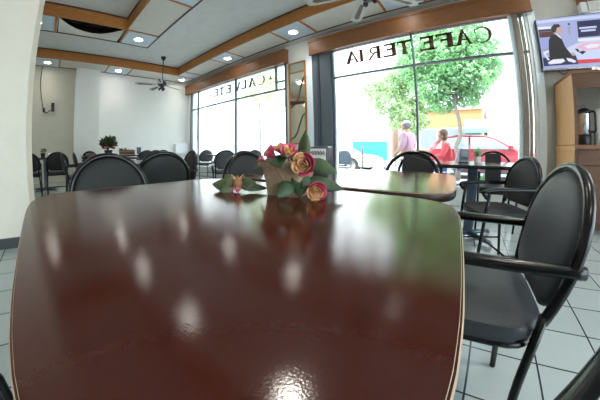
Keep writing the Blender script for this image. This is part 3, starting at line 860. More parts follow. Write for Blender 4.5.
def potted(name, label, loc, pr, ph, fr, fh, n, pm, lm, seed, cat='plant', flowers=0):
    rnd = random.Random(seed)
    o = thing(name, label, cat, loc)
    b = nb(); lathe(b, [(0, 0), (pr * .75, 0), (pr, ph), (pr * .88, ph), (pr * .85, ph * .9), (0, ph * .88)], 18); obj('pot', b, pm, o, 'auto')
    b = nb()
    for k in range(n):
        d = Vector((rnd.gauss(0, 1), rnd.gauss(0, 1), rnd.gauss(0, 1))).normalized() * rnd.uniform(.35, 1) 
        c_ = Vector((d.x * fr, d.y * fr, ph + fh * .5 + d.z * fh * .5))
        d2 = Vector((d.x, d.y, d.z * .6 + .25)).normalized()
        leaf(b, c_ - d2 * fr * .25, c_ + d2 * fr * .30, max(.012, fr * .34), .0, up=Vector((rnd.uniform(-1, 1), rnd.uniform(-1, 1), .6)))
    obj('foliage', b, lm, o, True)
    b = nb()
    for k in range(6):
        a = k * 1.05; tube(b, [(0, 0, ph * .8), (fr * .35 * math.cos(a), fr * .35 * math.sin(a), ph + fh * .6)], .004, 5)
    obj('stems', b, 'leaf_dark', o)
    if flowers:
        for k in range(flowers):
            b = nb(); ball(b, (fr * .8, fr * .5 * (1 - 2 * k), ph + fh * .15), .04, 1); obj('bloom', b, 'rose_pink', o, True)
    return o
potted('potted_plant', 'small green plant in a black pot on the far left table', (-6.45, -.28, TOPZ), .055, .10, .08, .10, 40, 'black_plastic', 'leaf_mid', 3)
potted('potted_plant', 'tall bushy green plant with pink blooms on the far table', (-6.85, 1.32, TOPZ), .11, .14, .23, .36, 200, 'black_plastic', 'leaf_mid', 4, flowers=2)
potted('potted_plant', 'small green plant beside the black napkin box on the window table', (.13, 3.12, TOPZ), .04, .06, .06, .09, 40, 'white_plastic', 'leaf_tree', 5)
nb2 = thing('napkin_box', 'dark grey napkin box on the bare window table', 'napkin box', (-.02, 2.98, TOPZ), R(20))
obj('case', bx(-.05, .05, -.04, .04, 0, .13, bev=.008), 'steel_dark', nb2); obj('slot', bx(-.035, .035, -.0415, -.039, .03, .06), 'black_plastic', nb2)
gl = nb(); lathe(gl, [(0, 0), (.028, 0), (.034, .10), (.030, .10), (.025, .008), (0, .008)], 16)
tag(obj('tumbler', gl, 'white_plastic', None, True, (-6.42, -.14, TOPZ)), 'white cup beside the small plant on the far left table', 'cup')
def planter(name, label, loc, w_, d_, h_, fl, seed):
    o = thing(name, label, 'box', loc)
    b = nb(); box(b, -d_ / 2, d_ / 2, -w_ / 2, w_ / 2, 0, h_, bev=.004); obj('case', b, 'darkwood', o)
    b = nb(); box(b, -d_ / 2 - .006, d_ / 2 + .006, -w_ / 2 - .006, w_ / 2 + .006, h_ * .72, h_ * .80); box(b, -d_ / 2 - .006, d_ / 2 + .006, -w_ / 2 - .006, w_ / 2 + .006, h_ * .05, h_ * .15); obj('rim', b, 'kraft', o)
    if fl:
        rnd = random.Random(seed); b = nb()
        for k in range(24):
            y = rnd.uniform(-w_ / 2, w_ / 2); leaf(b, (0, y, h_ * .9), (rnd.uniform(-.05, .05), y + rnd.uniform(-.04, .04), h_ + rnd.uniform(.02, .07)), .03)
        obj('foliage', b, 'leaf_mid', o, True)
    return o
planter('planter_box', 'dark planter box with low greenery right of the tall far plant', (-6.75, 1.80, TOPZ), .40, .14, .13, True, 8)
planter('wooden_box', 'low brown box on the far table in front of the pilaster', (-6.85, .86, TOPZ), .22, .16, .07, False, 9)
st = thing('menu_stand', 'white framed stand with dark panel on the far table edge', 'menu stand', (-6.56, 2.07, TOPZ), R(10))
obj('frame', bx(-.015, .015, -.10, .10, 0, .22, bev=.003), 'white_plastic', st); obj('panel', bx(.0145, .018, -.065, .065, .02, .20), 'leg_blue', st)

# ================================================================= WALL THINGS
mr = thing('wall_mirror', 'tall wood framed mirror between the two windows', 'mirror', (-3.285, 4.497, 0))
x0, x1, z0, z1, fw = -.235, .235, .98, 2.86, .032
b = nb(); box(b, x0, x0 + fw, -.03, 0, z0, z1, bev=.004); box(b, x1 - fw, x1, -.03, 0, z0, z1, bev=.004); box(b, x0, x1, -.03, 0, z1 - fw, z1, bev=.004); box(b, x0, x1, -.03, 0, z0, z0 + fw, bev=.004)
box(b, x0 + fw, x1 - fw, -.026, 0, 2.61, 2.635)
obj('frame', b, 'trimwood', mr)
obj('glass', bx(x0 + .01, x1 - .01, -.012, -.002, z0 + .01, z1 - .01), 'mirror_face', mr)
b = nb(); tube(b, [(.20, -.018, 2.48), (.14, -.018, 2.40), (.08, -.018, 2.2), (.02, -.018, 2.0), (-.06, -.018, 1.9), (-.19, -.018, 1.82)], .014, 8)
tube(b, [(.20, -.018, 1.66), (.12, -.018, 1.60), (.05, -.018, 1.42), (-.03, -.018, 1.22), (-.10, -.018, 1.14), (-.20, -.018, 1.10)], .013, 8)
box(b, x0 + fw, x1 - fw, -.02, -.004, 1.88, 1.96)
obj('curved_band', b, 'darkwood', mr, True)

tv = thing('television', 'wall television showing a dark-suited presenter at a studio desk', 'television', (1.80, 4.36, 2.355), 0)
TW, TH = .66, .375
obj('body', bx(-TW, TW, -.02, .05, -TH, TH, bev=.006), 'black_plastic', tv)
obj('wall_bracket', bx(-.15, .15, .05, .12, -.12, .12), 'steel_dark', tv)
obj('screen', bx(-TW + .012, TW - .012, -.023, -.018, -TH + .02, TH - .012), screen_mat('screen_lavender', (.42, .47, .80), .95), tv)
obj('bezel', bx(-TW, TW, -.026, -.018, -TH - .002, -TH + .02), 'chrome', tv)
def shape(b, poly, layer, mi):
    prism(b, [(x - 1.80, z - 2.355) for x, z in poly], lambda u, v: (u, -.0235 - .0006 * layer, v), lambda u, v: (u, -.0230 - .0006 * layer, v), mi)
cols = dict(black=(.012, .012, .016), navy=(.02, .025, .09), maroon=(.10, .03, .035), white=(.85, .88, 1.0), pale=(.62, .70, .95), pink=(.85, .50, .66), red=(.75, .05, .07), face=(.62, .38, .36), lilac=(.34, .40, .78), grey=(.35, .38, .5))
order = list(cols); sm = [screen_mat('screen_' + k, v, 1.0) for k, v in cols.items()]
b = nb()
S = [('pale', [(1.157, 2.701), (2.44, 2.69), (2.44, 2.65), (1.157, 2.665)]), ('white', [(1.16, 2.612), (1.36, 2.60), (1.36, 2.57), (1.16, 2.575)]), ('black', [(1.16, 2.57), (1.36, 2.56), (1.36, 2.535), (1.16, 2.54)]),
     ('maroon', [(1.16, 2.535), (1.36, 2.53), (1.36, 2.45), (1.16, 2.45)]), ('lilac', [(1.16, 2.44), (1.3, 2.44), (1.3, 2.28), (1.16, 2.28)]), ('grey', [(1.16, 2.28), (1.3, 2.28), (1.3, 2.24), (1.16, 2.24)]),
     ('black', [(1.566, 2.619), (1.598, 2.616), (1.590, 2.59), (1.57, 2.59)]), ('grey', [(1.556, 2.57), (1.588, 2.57), (1.578, 2.45), (1.553, 2.45)]),
     ('navy', [(1.692, 2.631), (2.40, 2.625), (2.36, 2.403), (1.671, 2.402)]), ('pale', [(1.705, 2.544), (1.935, 2.542), (1.93, 2.516), (1.701, 2.518)]), ('pale', [(1.723, 2.502), (1.916, 2.502), (1.911, 2.476), (1.718, 2.476)]), ('pale', [(2.05, 2.56), (2.30, 2.56), (2.30, 2.50), (2.05, 2.50)]),
     ('white', [(1.66, 2.385), (2.44, 2.38), (2.44, 2.34), (1.66, 2.345)]),
     ('pale', [(1.475, 2.263), (1.644, 2.326), (1.818, 2.349), (2.44, 2.345), (2.44, 2.09), (1.609, 2.10), (1.519, 2.142)]),
     ('pink', [(1.624, 2.276), (1.728, 2.319), (1.927, 2.324), (2.2, 2.30), (2.2, 2.24), (1.91, 2.219), (1.70, 2.22)]), ('white', [(1.72, 2.275), (1.82, 2.30), (1.95, 2.29), (1.90, 2.25), (1.78, 2.24)]),
     ('red', [(1.604, 2.095), (2.44, 2.088), (2.44, 2.046), (1.615, 2.043)]), ('navy', [(1.16, 2.16), (1.60, 2.16), (1.62, 2.04), (1.16, 2.04)]), ('white', [(1.17, 2.24), (1.29, 2.27), (1.29, 2.245), (1.20, 2.215), (1.25, 2.12), (1.22, 2.12)]),
     ('black', [(1.313, 2.463), (1.371, 2.484), (1.448, 2.411), (1.477, 2.29), (1.553, 2.16), (1.514, 2.104), (1.251, 2.104), (1.255, 2.272), (1.277, 2.409)]),
     ('white', [(1.372, 2.488), (1.40, 2.485), (1.445, 2.42), (1.44, 2.405)]), ('face', [(1.385, 2.553), (1.463, 2.585), (1.474, 2.53), (1.465, 2.49), (1.435, 2.46), (1.396, 2.478)]),
     ('black', [(1.335, 2.519), (1.335, 2.587), (1.384, 2.625), (1.446, 2.618), (1.465, 2.585), (1.409, 2.565), (1.383, 2.502)]),
     ('white', [(1.216, 2.089), (1.295, 2.125), (1.43, 2.125), (1.450, 2.09), (1.40, 2.065), (1.237, 2.061)]), ('white', [(1.469, 2.134), (1.54, 2.115), (1.597, 2.08), (1.569, 2.057), (1.488, 2.088)]),
     ('face', [(1.53, 2.20), (1.57, 2.20), (1.60, 2.17), (1.56, 2.15)]), ('black', [(1.64, 2.20), (1.70, 2.215), (1.74, 2.20), (1.69, 2.165)]), ('black', [(1.60, 2.25), (1.63, 2.25), (1.66, 2.215), (1.63, 2.20)])]
for i, (k, p) in enumerate(S): shape(b, p, i * .5 + 1, order.index(k))
obj('screen_picture', b, sm, tv)
# white unit with wood rail above the television
au = thing('wall_unit', 'white wall unit under a wood rail above the television', 'wall unit', (2.35, YW, 2.78))
obj('housing', bx(-.46, .6, -.16, 0, -.01, .13, bev=.01), 'white_plastic', au)
obj('end_cap', bx(-.56, -.47, -.15, 0, -.02, .13, bev=.008), 'alu_white', au)
obj('rail', bx(-.56, .6, -.15, 0, .135, .40, bev=.004), 'valwood', au)

cb = thing('wooden_cabinet', 'wood cabinet at the right, side lit orange, with an open shelf holding a coffee urn', 'cabinet', (1.295, 3.72, 0))
CW, CD = 1.1, .70
obj('side_panel', bx(0, .035, 0, CD, 0, 1.77, bev=.003), 'lit_oak', cb)
obj('side_panel', bx(CW - .035, CW, 0, CD, 0, 1.77, bev=.003), 'lit_oak', cb)
obj('top_panel', bx(-.012, CW + .012, -.012, CD, 1.77, 1.80, bev=.003), 'valwood', cb)
obj('stile', bx(0, .040, -.006, .0, .09, 1.77), 'shaded_oak', cb)
obj('back_panel', bx(.035, CW - .035, CD - .02, CD, .08, 1.77), 'paint_grey', cb)
obj('header', bx(.035, CW - .035, .0, .03, 1.60, 1.77), 'shaded_oak', cb)
b = nb(); box(b, -.012, CW + .012, -.02, CD, .92, .965, bev=.004); obj('counter', b, 'valwood', cb)
obj('ledge_moulding', bx(-.016, .0, -.02, CD, .90, .955, bev=.003), 'lit_oak', cb)
for xa, xb in ((.04, CW / 2 - .004), (CW / 2 + .004, CW - .04)):
    d = obj('drawer', bx(xa, xb, -.012, .01, .74, .90, bev=.003), 'shaded_oak', cb); b = nb(); ball(b, ((xa + xb) / 2, -.028, .82), .014, 2); obj('knob', b, 'steel_dark', d, True)
    d = obj('door', bx(xa, xb, -.012, .01, .10, .73, bev=.003), 'shaded_oak', cb); b = nb(); ball(b, (xa + .05, -.028, .45), .014, 2); obj('knob', b, 'steel_dark', d, True)
obj('plinth', bx(.035, CW - .035, .02, CD - .02, 0, .09), 'darkwood', cb)
obj('carcass', bx(.035, CW - .035, .012, CD - .02, .09, .92), 'shaded_oak', cb)
ur = thing('coffee_urn', 'steel coffee urn with black lid standing in the open cabinet', 'coffee urn', (1.505, 4.0, .965))
b = nb(); lathe(b, [(0, 0), (.085, 0), (.088, .02), (.088, .11), (.08, .12), (0, .12)], 24); obj('base', b, 'black_plastic', ur, 'auto')
b = nb(); lathe(b, [(.078, .12), (.082, .125), (.082, .37), (.078, .385)], 28); obj('tank', b, 'chrome', ur, True)
b = nb(); lathe(b, [(.085, .38), (.086, .40), (.06, .43), (.02, .445), (0, .445)], 24); obj('lid', b, 'black_plastic', ur, True)
b = nb(); tube(b, fillet([(.06, -.05, .40), (.10, -.09, .39), (.105, -.095, .16), (.07, -.06, .14)], .03), .012, 8); obj('handle', b, 'black_plastic', ur, True)
b = nb(); tube(b, [(.05, -.075, .16), (.06, -.115, .16), (.06, -.118, .135)], .010, 8); obj('tap', b, 'steel_dark', ur, True)
ca = nb(); lathe(ca, [(0, 0), (.06, 0), (.065, .02), (.065, .40), (.05, .43), (.02, .44), (0, .44)], 20)
tag(obj('thermos_flask', ca, 'white_plastic', None, True, (1.70, 4.02, .965)), 'white flask at the picture edge beside the steel urn', 'flask')
ca = nb(); lathe(ca, [(0, 0), (.030, 0), (.036, .075), (.032, .075), (.027, .006), (0, .006)], 18)
tag(obj('paper_cup', ca, 'white_plastic', None, True, (1.655, 3.92, 1.80)), 'small white cup on top of the wooden cabinet', 'cup')
cbv = nb(); tube(cbv, [(1.55, 4.395, 1.62), (1.53, 4.39, 1.52), (1.60, 4.39, 1.47), (1.66, 4.39, 1.50), (1.70, 4.39, 1.42)], .004, 6)
tag(obj('loose_cable', cbv, 'black_plastic'), 'thin black cable hanging inside the open cabinet shelf', 'cable')
tvc = nb(); tube(tvc, fillet([(1.36, 4.44, 2.02), (1.42, 4.44, 1.93), (1.52, 4.44, 1.95), (1.60, 4.44, 2.02)], .05), .005, 6)
tag(obj('power_cable', tvc, 'black_plastic'), 'thin dark cable drooping below the television', 'cable')

# device with cable on the far wall
wd = thing('wall_device', 'small black device with loose parts on the far cream wall', 'wall device', (-8.23, -.10, 2.10))
obj('box', bx(0, .07, -.035, .055, -.08, .17, bev=.006), 'black_plastic', wd)
b = nb(); box(b, 0, .05, -.27, -.21, -.10, .02, bev=.006); obj('plug_block', b, 'black_plastic', wd)
b = nb(); tube(b, fillet([(.03, -.22, -.08), (.03, -.16, -.12), (.03, -.12, -.10), (.03, -.06, -.03)], .04), .014, 7); obj('connector', b, 'darkwood', wd, True)
b = nb(); tube(b, fillet([(-8.215, -.46, 3.32), (-8.215, -.48, 2.9), (-8.215, -.44, 2.5), (-8.215, -.36, 2.10)], .2), .010, 7)
tag(obj('hanging_cable', b, 'black_plastic', None, True), 'dark cable hanging down the far wall to the black device', 'cable')
ws = thing('wall_box', 'white box low on the far wall near the window corner', 'wall box', (-8.25, 4.22, .78))
obj('housing', bx(0, .12, -.30, .25, -.05, .30, bev=.01), 'white_plastic', ws); obj('cover', bx(.118, .128, -.27, .22, -.02, .27, bev=.004), 'alu_white', ws)

# ================================================================= OUTSIDE
struct('pavement', bx(-26, 22, YW + .1, 8.6, -.14, -.02), 'pavement')
struct('kerb', bx(-26, 22, 8.6, 8.75, -.2, -.03), 'facade_pale')
struct('road', bx(-40, 30, 8.75, 40, -.3, -.10), 'asphalt')
def building(label, x0, x1, y, h, m, cols_, rows_, z_first, ww, wh, dz, wm='dark_window'):
    o = thing('building', label, 'building', ((x0 + x1) / 2, y, 0))
    hw_ = (x1 - x0) / 2
    obj('facade', bx(-hw_, hw_, 0, 4, -.2, h), m, o)
    obj('cornice', bx(-hw_ - .1, hw_ + .1, -.2, .1, h - .3, h), 'facade_pale', o)
    for r_ in range(rows_):
        for c in range(cols_):
            cx = -hw_ + (c + .5) * 2 * hw_ / cols_; z = z_first + r_ * dz
            f = obj('window', bx(cx - ww / 2 - .08, cx + ww / 2 + .08, -.06, .02, z - .08, z + wh + .08), 'facade_pale', o)
            obj('pane', bx(cx - ww / 2, cx + ww / 2, -.08, -.02, z, z + wh), wm, f)
    return o
building('sunlit white apartment house beyond the street behind the blue board', -22, -5.6, 20, 11, 'facade_bright', 7, 3, 2.2, 1.1, 1.5, 3.2, 'shutter')
building('orange brick house beyond the tree and the red car', -4.9, 1.2, 20, 3.9, 'facade_orange', 4, 1, .9, 1.2, 1.4, 3.1)
building('pale stone house beyond the street at the right of the orange one', 1.5, 16, 20.5, 9.5, 'facade_white', 5, 2, 1.2, 1.2, 1.6, 3.2, 'shutter')
building('white house far down the street beyond the CALVETE window', -44, -22.5, 16, 10, 'facade_bright', 8, 2, 2.0, 1.2, 1.6, 3.2, 'shutter')
aw = thing('awning', 'green awning over a shopfront behind the red car', 'awning', (.75, 19.9, 2.15))
b = nb(); prism(b, [(0, 0), (0, .75), (-1.1, .05), (-1.1, -.2), (-1.05, -.2), (-1.05, .0)], lambda u, v: (-.8, u, v), lambda u, v: (.8, u, v)); obj('canvas', b, 'awning_green', aw)
for x in (-.75, .75): b = nb(); tube(b, [(x, -1.05, 0), (x, 0, -.3)], .02, 6); obj('arm', b, 'steel_dark', aw)

def tree(label, loc, trunk, blobs, nleaf, lsize, lm, seed, branches=(), bark='bark'):
    rnd = random.Random(seed)
    o = thing('street_tree', label, 'tree', loc)
    b = nb(); n = len(trunk); tube(b, trunk, [.085 - .04 * k / (n - 1) for k in range(n)], 9)
    for br in branches: tube(b, br, [.04, .025, .012][:len(br)], 7)
    obj('trunk', b, bark, o, True)
    b = nb()
    tot = sum(r ** 2 for *_, r in blobs)
    for cx, cy, cz, r in blobs:
        for k in range(int(nleaf * r * r / tot)):
            d = Vector((rnd.gauss(0, 1), rnd.gauss(0, 1), rnd.gauss(0, 1))).normalized() * r * rnd.uniform(.35, 1.05) ** .6
            c = Vector((cx, cy, cz)) + Vector((d.x, d.y, d.z * .8))
            q = Euler((rnd.uniform(-1, 1), rnd.uniform(-1, 1), rnd.uniform(0, 6.28))).to_quaternion()
            s = lsize * rnd.uniform(.6, 1.3)
            vs = [b.verts.new(c + q @ Vector(p)) for p in ((-s, 0, 0), (0, -s * .5, .15 * s), (s, 0, 0), (0, s * .5, .15 * s))]
            b.faces.new(vs)
    obj('crown', b, lm, o)
    return o
tree('bright green tree with a thin bent trunk in front of the orange house', (-.15, 8.3, -.05),
     [(-.05, 0, 0), (-.02, 0, .6), (-.12, 0, 1.0), (.02, 0, 1.35), (-.02, 0, 1.8), (-.12, 0, 2.2), (-.08, 0, 2.8)],
     [(-.1, .2, 3.2, .85), (-.75, .1, 2.9, .70), (.45, .2, 3.0, .65), (-.4, 0, 3.7, .9), (.6, .3, 3.8, .75), (.95, .4, 3.3, .45), (-1.2, .2, 3.6, .75), (-.55, .3, 2.35, .45), (.25, .2, 2.45, .40), (.1, .3, 4.5, 1.0), (-1.1, .3, 4.5, .9)],
     16000, .075, 'leaf_tree', 11, [[(-.12, 0, 2.2), (.15, .05, 2.6), (.45, .1, 3.1)], [(-.1, 0, 2.4), (-.35, 0, 2.8), (-.7, 0, 3.2)]])
tree('pale green tree left of the window bar above the pink-shirted person', (-2.75, 11.9, -.10),
     [(.3, 0, 0), (.3, 0, .9), (.25, 0, 1.7), (.2, 0, 2.6)],
     [(-.7, 0, 3.2, .85), (.25, 0, 2.7, .70), (.75, 0, 2.2, .55), (-.25, 0, 2.2, .50), (.5, .2, 3.5, .8), (-.4, .2, 4.1, .9), (.5, 0, 4.4, .9), (.35, 0, 1.6, .40), (1.2, .1, 3.0, .6), (-1.4, .1, 3.9, .6)],
     9000, .09, 'leaf_tree_light', 12, [[(.25, 0, 1.8), (-.1, 0, 2.4), (-.5, 0, 3.0)], [(.25, 0, 2.0), (.6, 0, 2.3), (.9, 0, 2.6)]])
tree('green tree paled by haze beyond the CALVETE window', (-8.1, 8.1, -.02),
     [(0, 0, 0), (.03, 0, 1.2), (-.05, 0, 2.2), (0, 0, 3.0)],
     [(.3, 0, 3.6, .8), (-.9, .2, 3.3, .7), (1.3, 0, 3.1, .7), (.2, .2, 4.4, .9), (2.1, 0, 3.8, .7), (1.0, 0, 2.5, .4)],
     1700, .10, 'leaf_haze', 13, [[(0, 0, 2.1), (.6, 0, 2.6), (1.3, 0, 3.2)]], 'bark_haze')

def car(label, loc, rz, paint, kind='suv'):
    o = thing('parked_car', label, 'car', loc, rz)          # faces +X locally
    L, Wd, Hh = 2.1, .86, 1.45
    if kind == 'suv': body = [(-2.05, .32), (-2.1, .62), (-2.02, .95), (-1.7, 1.0), (.75, .98), (1.75, .86), (2.05, .70), (2.1, .45), (2.0, .30)]
    else: body = [(-2.1, .30), (-2.1, .60), (-1.9, .80), (.9, .80), (1.75, .70), (2.05, .56), (2.1, .40), (2.0, .28)]
    roof = [(-1.95, .95), (-1.60, 1.38), (-1.0, 1.46), (-.1, 1.45), (.25, 1.36), (1.0, .97)] if kind == 'suv' else [(-1.5, .79), (-1.0, 1.22), (-.3, 1.30), (.3, 1.22), (1.05, .79)]
    b = nb(); prism(b, body, lambda u, v: (u, -Wd, v), lambda u, v: (u, Wd, v), bev=.06); obj('body', b, paint, o, 'auto')
    b = nb(); prism(b, roof, lambda u, v: (u, -Wd + .02 - (0 if v < 1 else -.14), v), lambda u, v: (u, Wd - .02 + (0 if v < 1 else -.14), v), bev=.04); obj('cabin', b, paint, o, 'auto')
    def inset(poly, s): 
        cx = sum(p[0] for p in poly) / len(poly); cy = sum(p[1] for p in poly) / len(poly)
        return [(cx + (x - cx) * s, cy + (y - cy) * s) for x, y in poly]
    wins = [[(-1.72, 1.0), (-1.48, 1.33), (-.95, 1.39), (-.62, 1.39), (-.62, 1.0)], [(-.55, 1.0), (-.55, 1.39), (-.1, 1.38), (.2, 1.30), (.72, 1.0)]] if kind == 'suv' else [[(-1.3, .83), (-.95, 1.16), (-.3, 1.24), (-.3, .83)], [(-.24, .83), (-.24, 1.24), (.26, 1.17), (.8, .83)]]
    for wn in wins:
        for s in (-1, 1):
            b = nb(); prism(b, wn, lambda u, v: (u, s * (Wd - .12 - .02 + (.13 if v < 1.05 and kind == 'suv' else 0) * (1 if v < 1.05 else 0)), v), lambda u, v: (u, s * (Wd - .105 + (.10 if v < 1.05 else 0)), v)); obj('side_window', b, 'car_glass', o)
    for x in (-1.30, 1.30):
        for s in (-1, 1):
            b = nb(); lathe(b, [(0, -.11), (.20, -.11), (.30, -.10), (.33, -.06), (.33, .06), (.30, .10), (.20, .11), (0, .11)], 24)
            for v in b.verts: v.co = Vector((v.co.x + x, v.co.z + s * (Wd - .09), v.co.y + .33))
            wl = obj('wheel', b, 'tyre', o, 'auto')
            b = nb(); lathe(b, [(0, 0), (.19, 0), (.19, .02), (0, .03)], 18)
            for v in b.verts: v.co = Vector((v.co.x + x, s * (v.co.z + Wd + .018), v.co.y + .33))
            obj('hubcap', b, 'chrome', wl)
    for s in (-1, 1):
        obj('headlight', bx(1.85, 2.06, s * .55 - .16, s * .55 + .16, .60 if kind == 'suv' else .5, .74 if kind == 'suv' else .62, bev=.02), 'gem', o)
    b = nb(); box(b, .62, .78, -Wd - .16, -Wd + .02, 1.0, 1.13, bev=.03); obj('wing_mirror', b, paint, o)
    obj('door_seam', bx(-.60, -.585, -Wd - .004, -Wd + .01, .38, .98), 'tyre', o)
    obj('sill', bx(-1.0, 1.0, -Wd - .01, Wd + .01, .22, .34), 'tyre', o)
    return o
car('red car parked across the street behind the right window table', (.72, 10.35, -.10), R(0), 'car_red')
car('white car parked at the left of the blue board', (-5.35, 9.9, -.10), R(0), 'car_white', 'sedan')
car('white car parked beyond the CALVETE window', (-11.5, 10.2, -.10), R(0), 'car_white', 'sedan')
bl = thing('blue_board', 'cyan blue street board between the white car and the pink shirt', 'board', (-4.4, 12, 0))
obj('sheet', bx(-.92, .92, -.04, .0, .32, 1.24, bev=.005), 'blue_board', bl)
for x in (-.8, .8): obj('post', bx(x - .03, x + .03, 0, .05, -.1, 1.2), 'steel_dark', bl)
# thin post with side twigs and planter outside
po = thing('bare_sapling', 'bare dark sapling stump outside in front of the white car', 'sapling', (-2.62, 6.6, -.02))
b = nb(); tube(b, [(0, 0, 0), (.01, 0, .5), (-.01, 0, 1.0)], [.03, .026, .022], 8); obj('trunk', b, 'bark', po, True)
b = nb(); tube(b, [(0, 0, .62), (.10, 0, .74), (.16, 0, .76)], [.014, .01, .006], 6); tube(b, [(0, 0, .5), (-.10, 0, .62)], [.012, .006], 6); obj('twig', b, 'bark', po, True)

def terrace_chair(label, loc, rz, m='steel_dark', pm='alu'):
    o = thing('terrace_chair', label, 'chair', loc, rz)
    b = nb(); A = arch_pts(.22, .44, .66, .88); tube(b, [(x, backcurve(z), z) for x, z in A], .012, 8); obj('back_frame', b, m, o, True)
    b = nb(); prism(b, [(x * .94, z) for x, z in arch_pts(.21, .5, .66, .86)], lambda u, v: (u, backcurve(v) - .004, v), lambda u, v: (u, backcurve(v) + .004, v)); obj('backrest', b, pm, o)
    b = nb(); prism(b, sellipse(.21, .2, 4, 28), lambda u, v: (u, v, .43), lambda u, v: (u, v, .45)); obj('seat', b, pm, o)
    for sx in (-1, 1):
        b = nb(); tube(b, [(sx * .19, .18, 0), (sx * .19, .17, .44)], .011, 7); obj('leg', b, m, o, True)
        b = nb(); tube(b, [(sx * .20, -.22, 0), (sx * .19, -.18, .46)], .011, 7); obj('leg', b, m, o, True)
    return o
tc1 = terrace_chair('dark arched terrace chair outside at the left edge of the CAFETERIA window', (-2.86, 5.75, -.02), R(185), 'steel_dark', 'leg_blue')
tc2 = terrace_chair('grey metal terrace chair on the pavement left of the pink shirt', (-1.95, 6.9, -.02), R(100), 'alu', 'alu_pale')
dup(tc2, (-.40, 5.95, -.02), R(95), 'terrace chair carrying the red-jacketed person outside')
tt_ = thing('terrace_table', 'light round terrace table between the two people outside', 'table', (-1.17, 5.64, -.02))
b = nb(); lathe(b, [(0, .70), (.33, .70), (.34, .71), (.34, .725), (0, .73)], 28); obj('tabletop', b, 'alu_white', tt_)
b = nb(); tube(b, [(0, 0, .02), (0, 0, .70)], .025, 10); obj('column', b, 'alu', tt_)
b = nb(); lathe(b, [(0, 0), (.2, 0), (.2, .015), (.04, .03), (0, .03)], 20); obj('base', b, 'alu', tt_)
potted('potted_plant', 'green plant in a terracotta pot outside below the red car', (.35, 5.2, -.02), .12, .22, .18, .25, 60, 'terracotta', 'leaf_tree', 21)

# --- people
def skin_mesh(name, chains, m, parent, sub=2):
    """chains: list of [(point, radius), ...]; the first point of later chains snaps to an existing joint"""
    me = bpy.data.meshes.new(name); verts = []; edges = []; rad = []
    def idx(p):
        for i, v in enumerate(verts):
            if (Vector(v) - Vector(p)).length < 1e-5: return i
        return None
    for chn in chains:
        prev = None
        for p, r in chn:
            i = idx(p)
            if i is None: verts.append(p); rad.append(r); i = len(verts) - 1
            if prev is not None: edges.append((prev, i))
            prev = i
    me.from_pydata(verts, edges, [])
    o = bpy.data.objects.new(name, me); C.objects.link(o)
    sk = o.modifiers.new('s', 'SKIN'); 
    for v, r in zip(me.skin_vertices[0].data, rad): v.radius = (r, r) if not isinstance(r, tuple) else r
    me.skin_vertices[0].data[0].use_root = True
    sb = o.modifiers.new('u', 'SUBSURF'); sb.levels = sub; sb.render_levels = sub
    bpy.context.view_layer.update()
    nm = bpy.data.meshes.new_from_object(o.evaluated_get(bpy.context.evaluated_depsgraph_get()))
    bpy.data.objects.remove(o)
    no = bpy.data.objects.new(name, nm); C.objects.link(no)
    for p in nm.polygons: p.use_smooth = True
    nm.materials.clear(); nm.materials.append(M[m])
    if parent: no.parent = parent
    return no
def hand(wrist, d, up, s=1.0):
    """finger chains rooted in the palm"""
    wrist, d, up = Vector(wrist), Vector(d).normalized(), Vector(up).normalized()
    side = d.cross(up).normalized(); out = []
    palm = wrist + d * .07 * s
    for k, (off, ln) in enumerate(((-.027, .062), (-.009, .074), (.009, .07), (.026, .055))):
        a = palm + side * off * s; e1 = a + d * ln * .55 * s - up * .008; e2 = a + d * ln * s - up * .028 * s
        out.append([(tuple(palm), .024 * s), (tuple(a), .012 * s), (tuple(e1), .0095 * s), (tuple(e2), .008 * s)])
    th = wrist + d * .025 * s
    out.append([(tuple(palm), .024 * s), (tuple(th - side * .035 * s), .013 * s), (tuple(th - side * .05 * s + d * .035 * s), .010 * s)])
    return tuple(palm), out
def head(parent, c, yaw_, hairm, longhair, sc_=1.0):
    q = Euler((0, 0, yaw_)).to_matrix()
    def T(p): return tuple(Vector(c) + q @ (Vector(p) * sc_))
    b = nb()
    ball(b, (0, 0, .02), .095, 3, (.80, 1.0, 1.12)); ball(b, (0, .035, -.05), .062, 2, (.85, .9, .95))
    ball(b, (0, .098, -.015), .014, 2, (.8, 1.2, 1.5)); ball(b, (0, .083, -.058), .018, 2, (1.3, .6, .5))
    for s in (-1, 1): ball(b, (s * .078, -.005, -.01), .02, 2, (.5, .9, 1.4))
    for v in b.verts: v.co = Vector(T(v.co))
    f = obj('face', b, 'skin', parent, True)
    for s in (-1, 1):
        b = nb(); ball(b, (s * .032, .082, .012), .010, 2, (1.2, .6, .8))
        for v in b.verts: v.co = Vector(T(v.co))
        obj('eye', b, 'black', f, True)
    b = nb(); ball(b, (0, -.022, .04), .112, 3, (.84, .95, 1.0))
    if longhair: ball(b, (0, -.06, -.04), .085, 2, (.95, .7, 1.1))
    for v in b.verts:
        if v.co.y > .05 and v.co.z < .05: v.co.y = .05
        v.co = Vector(T(v.co))
    obj('hair', b, hairm, parent, True)
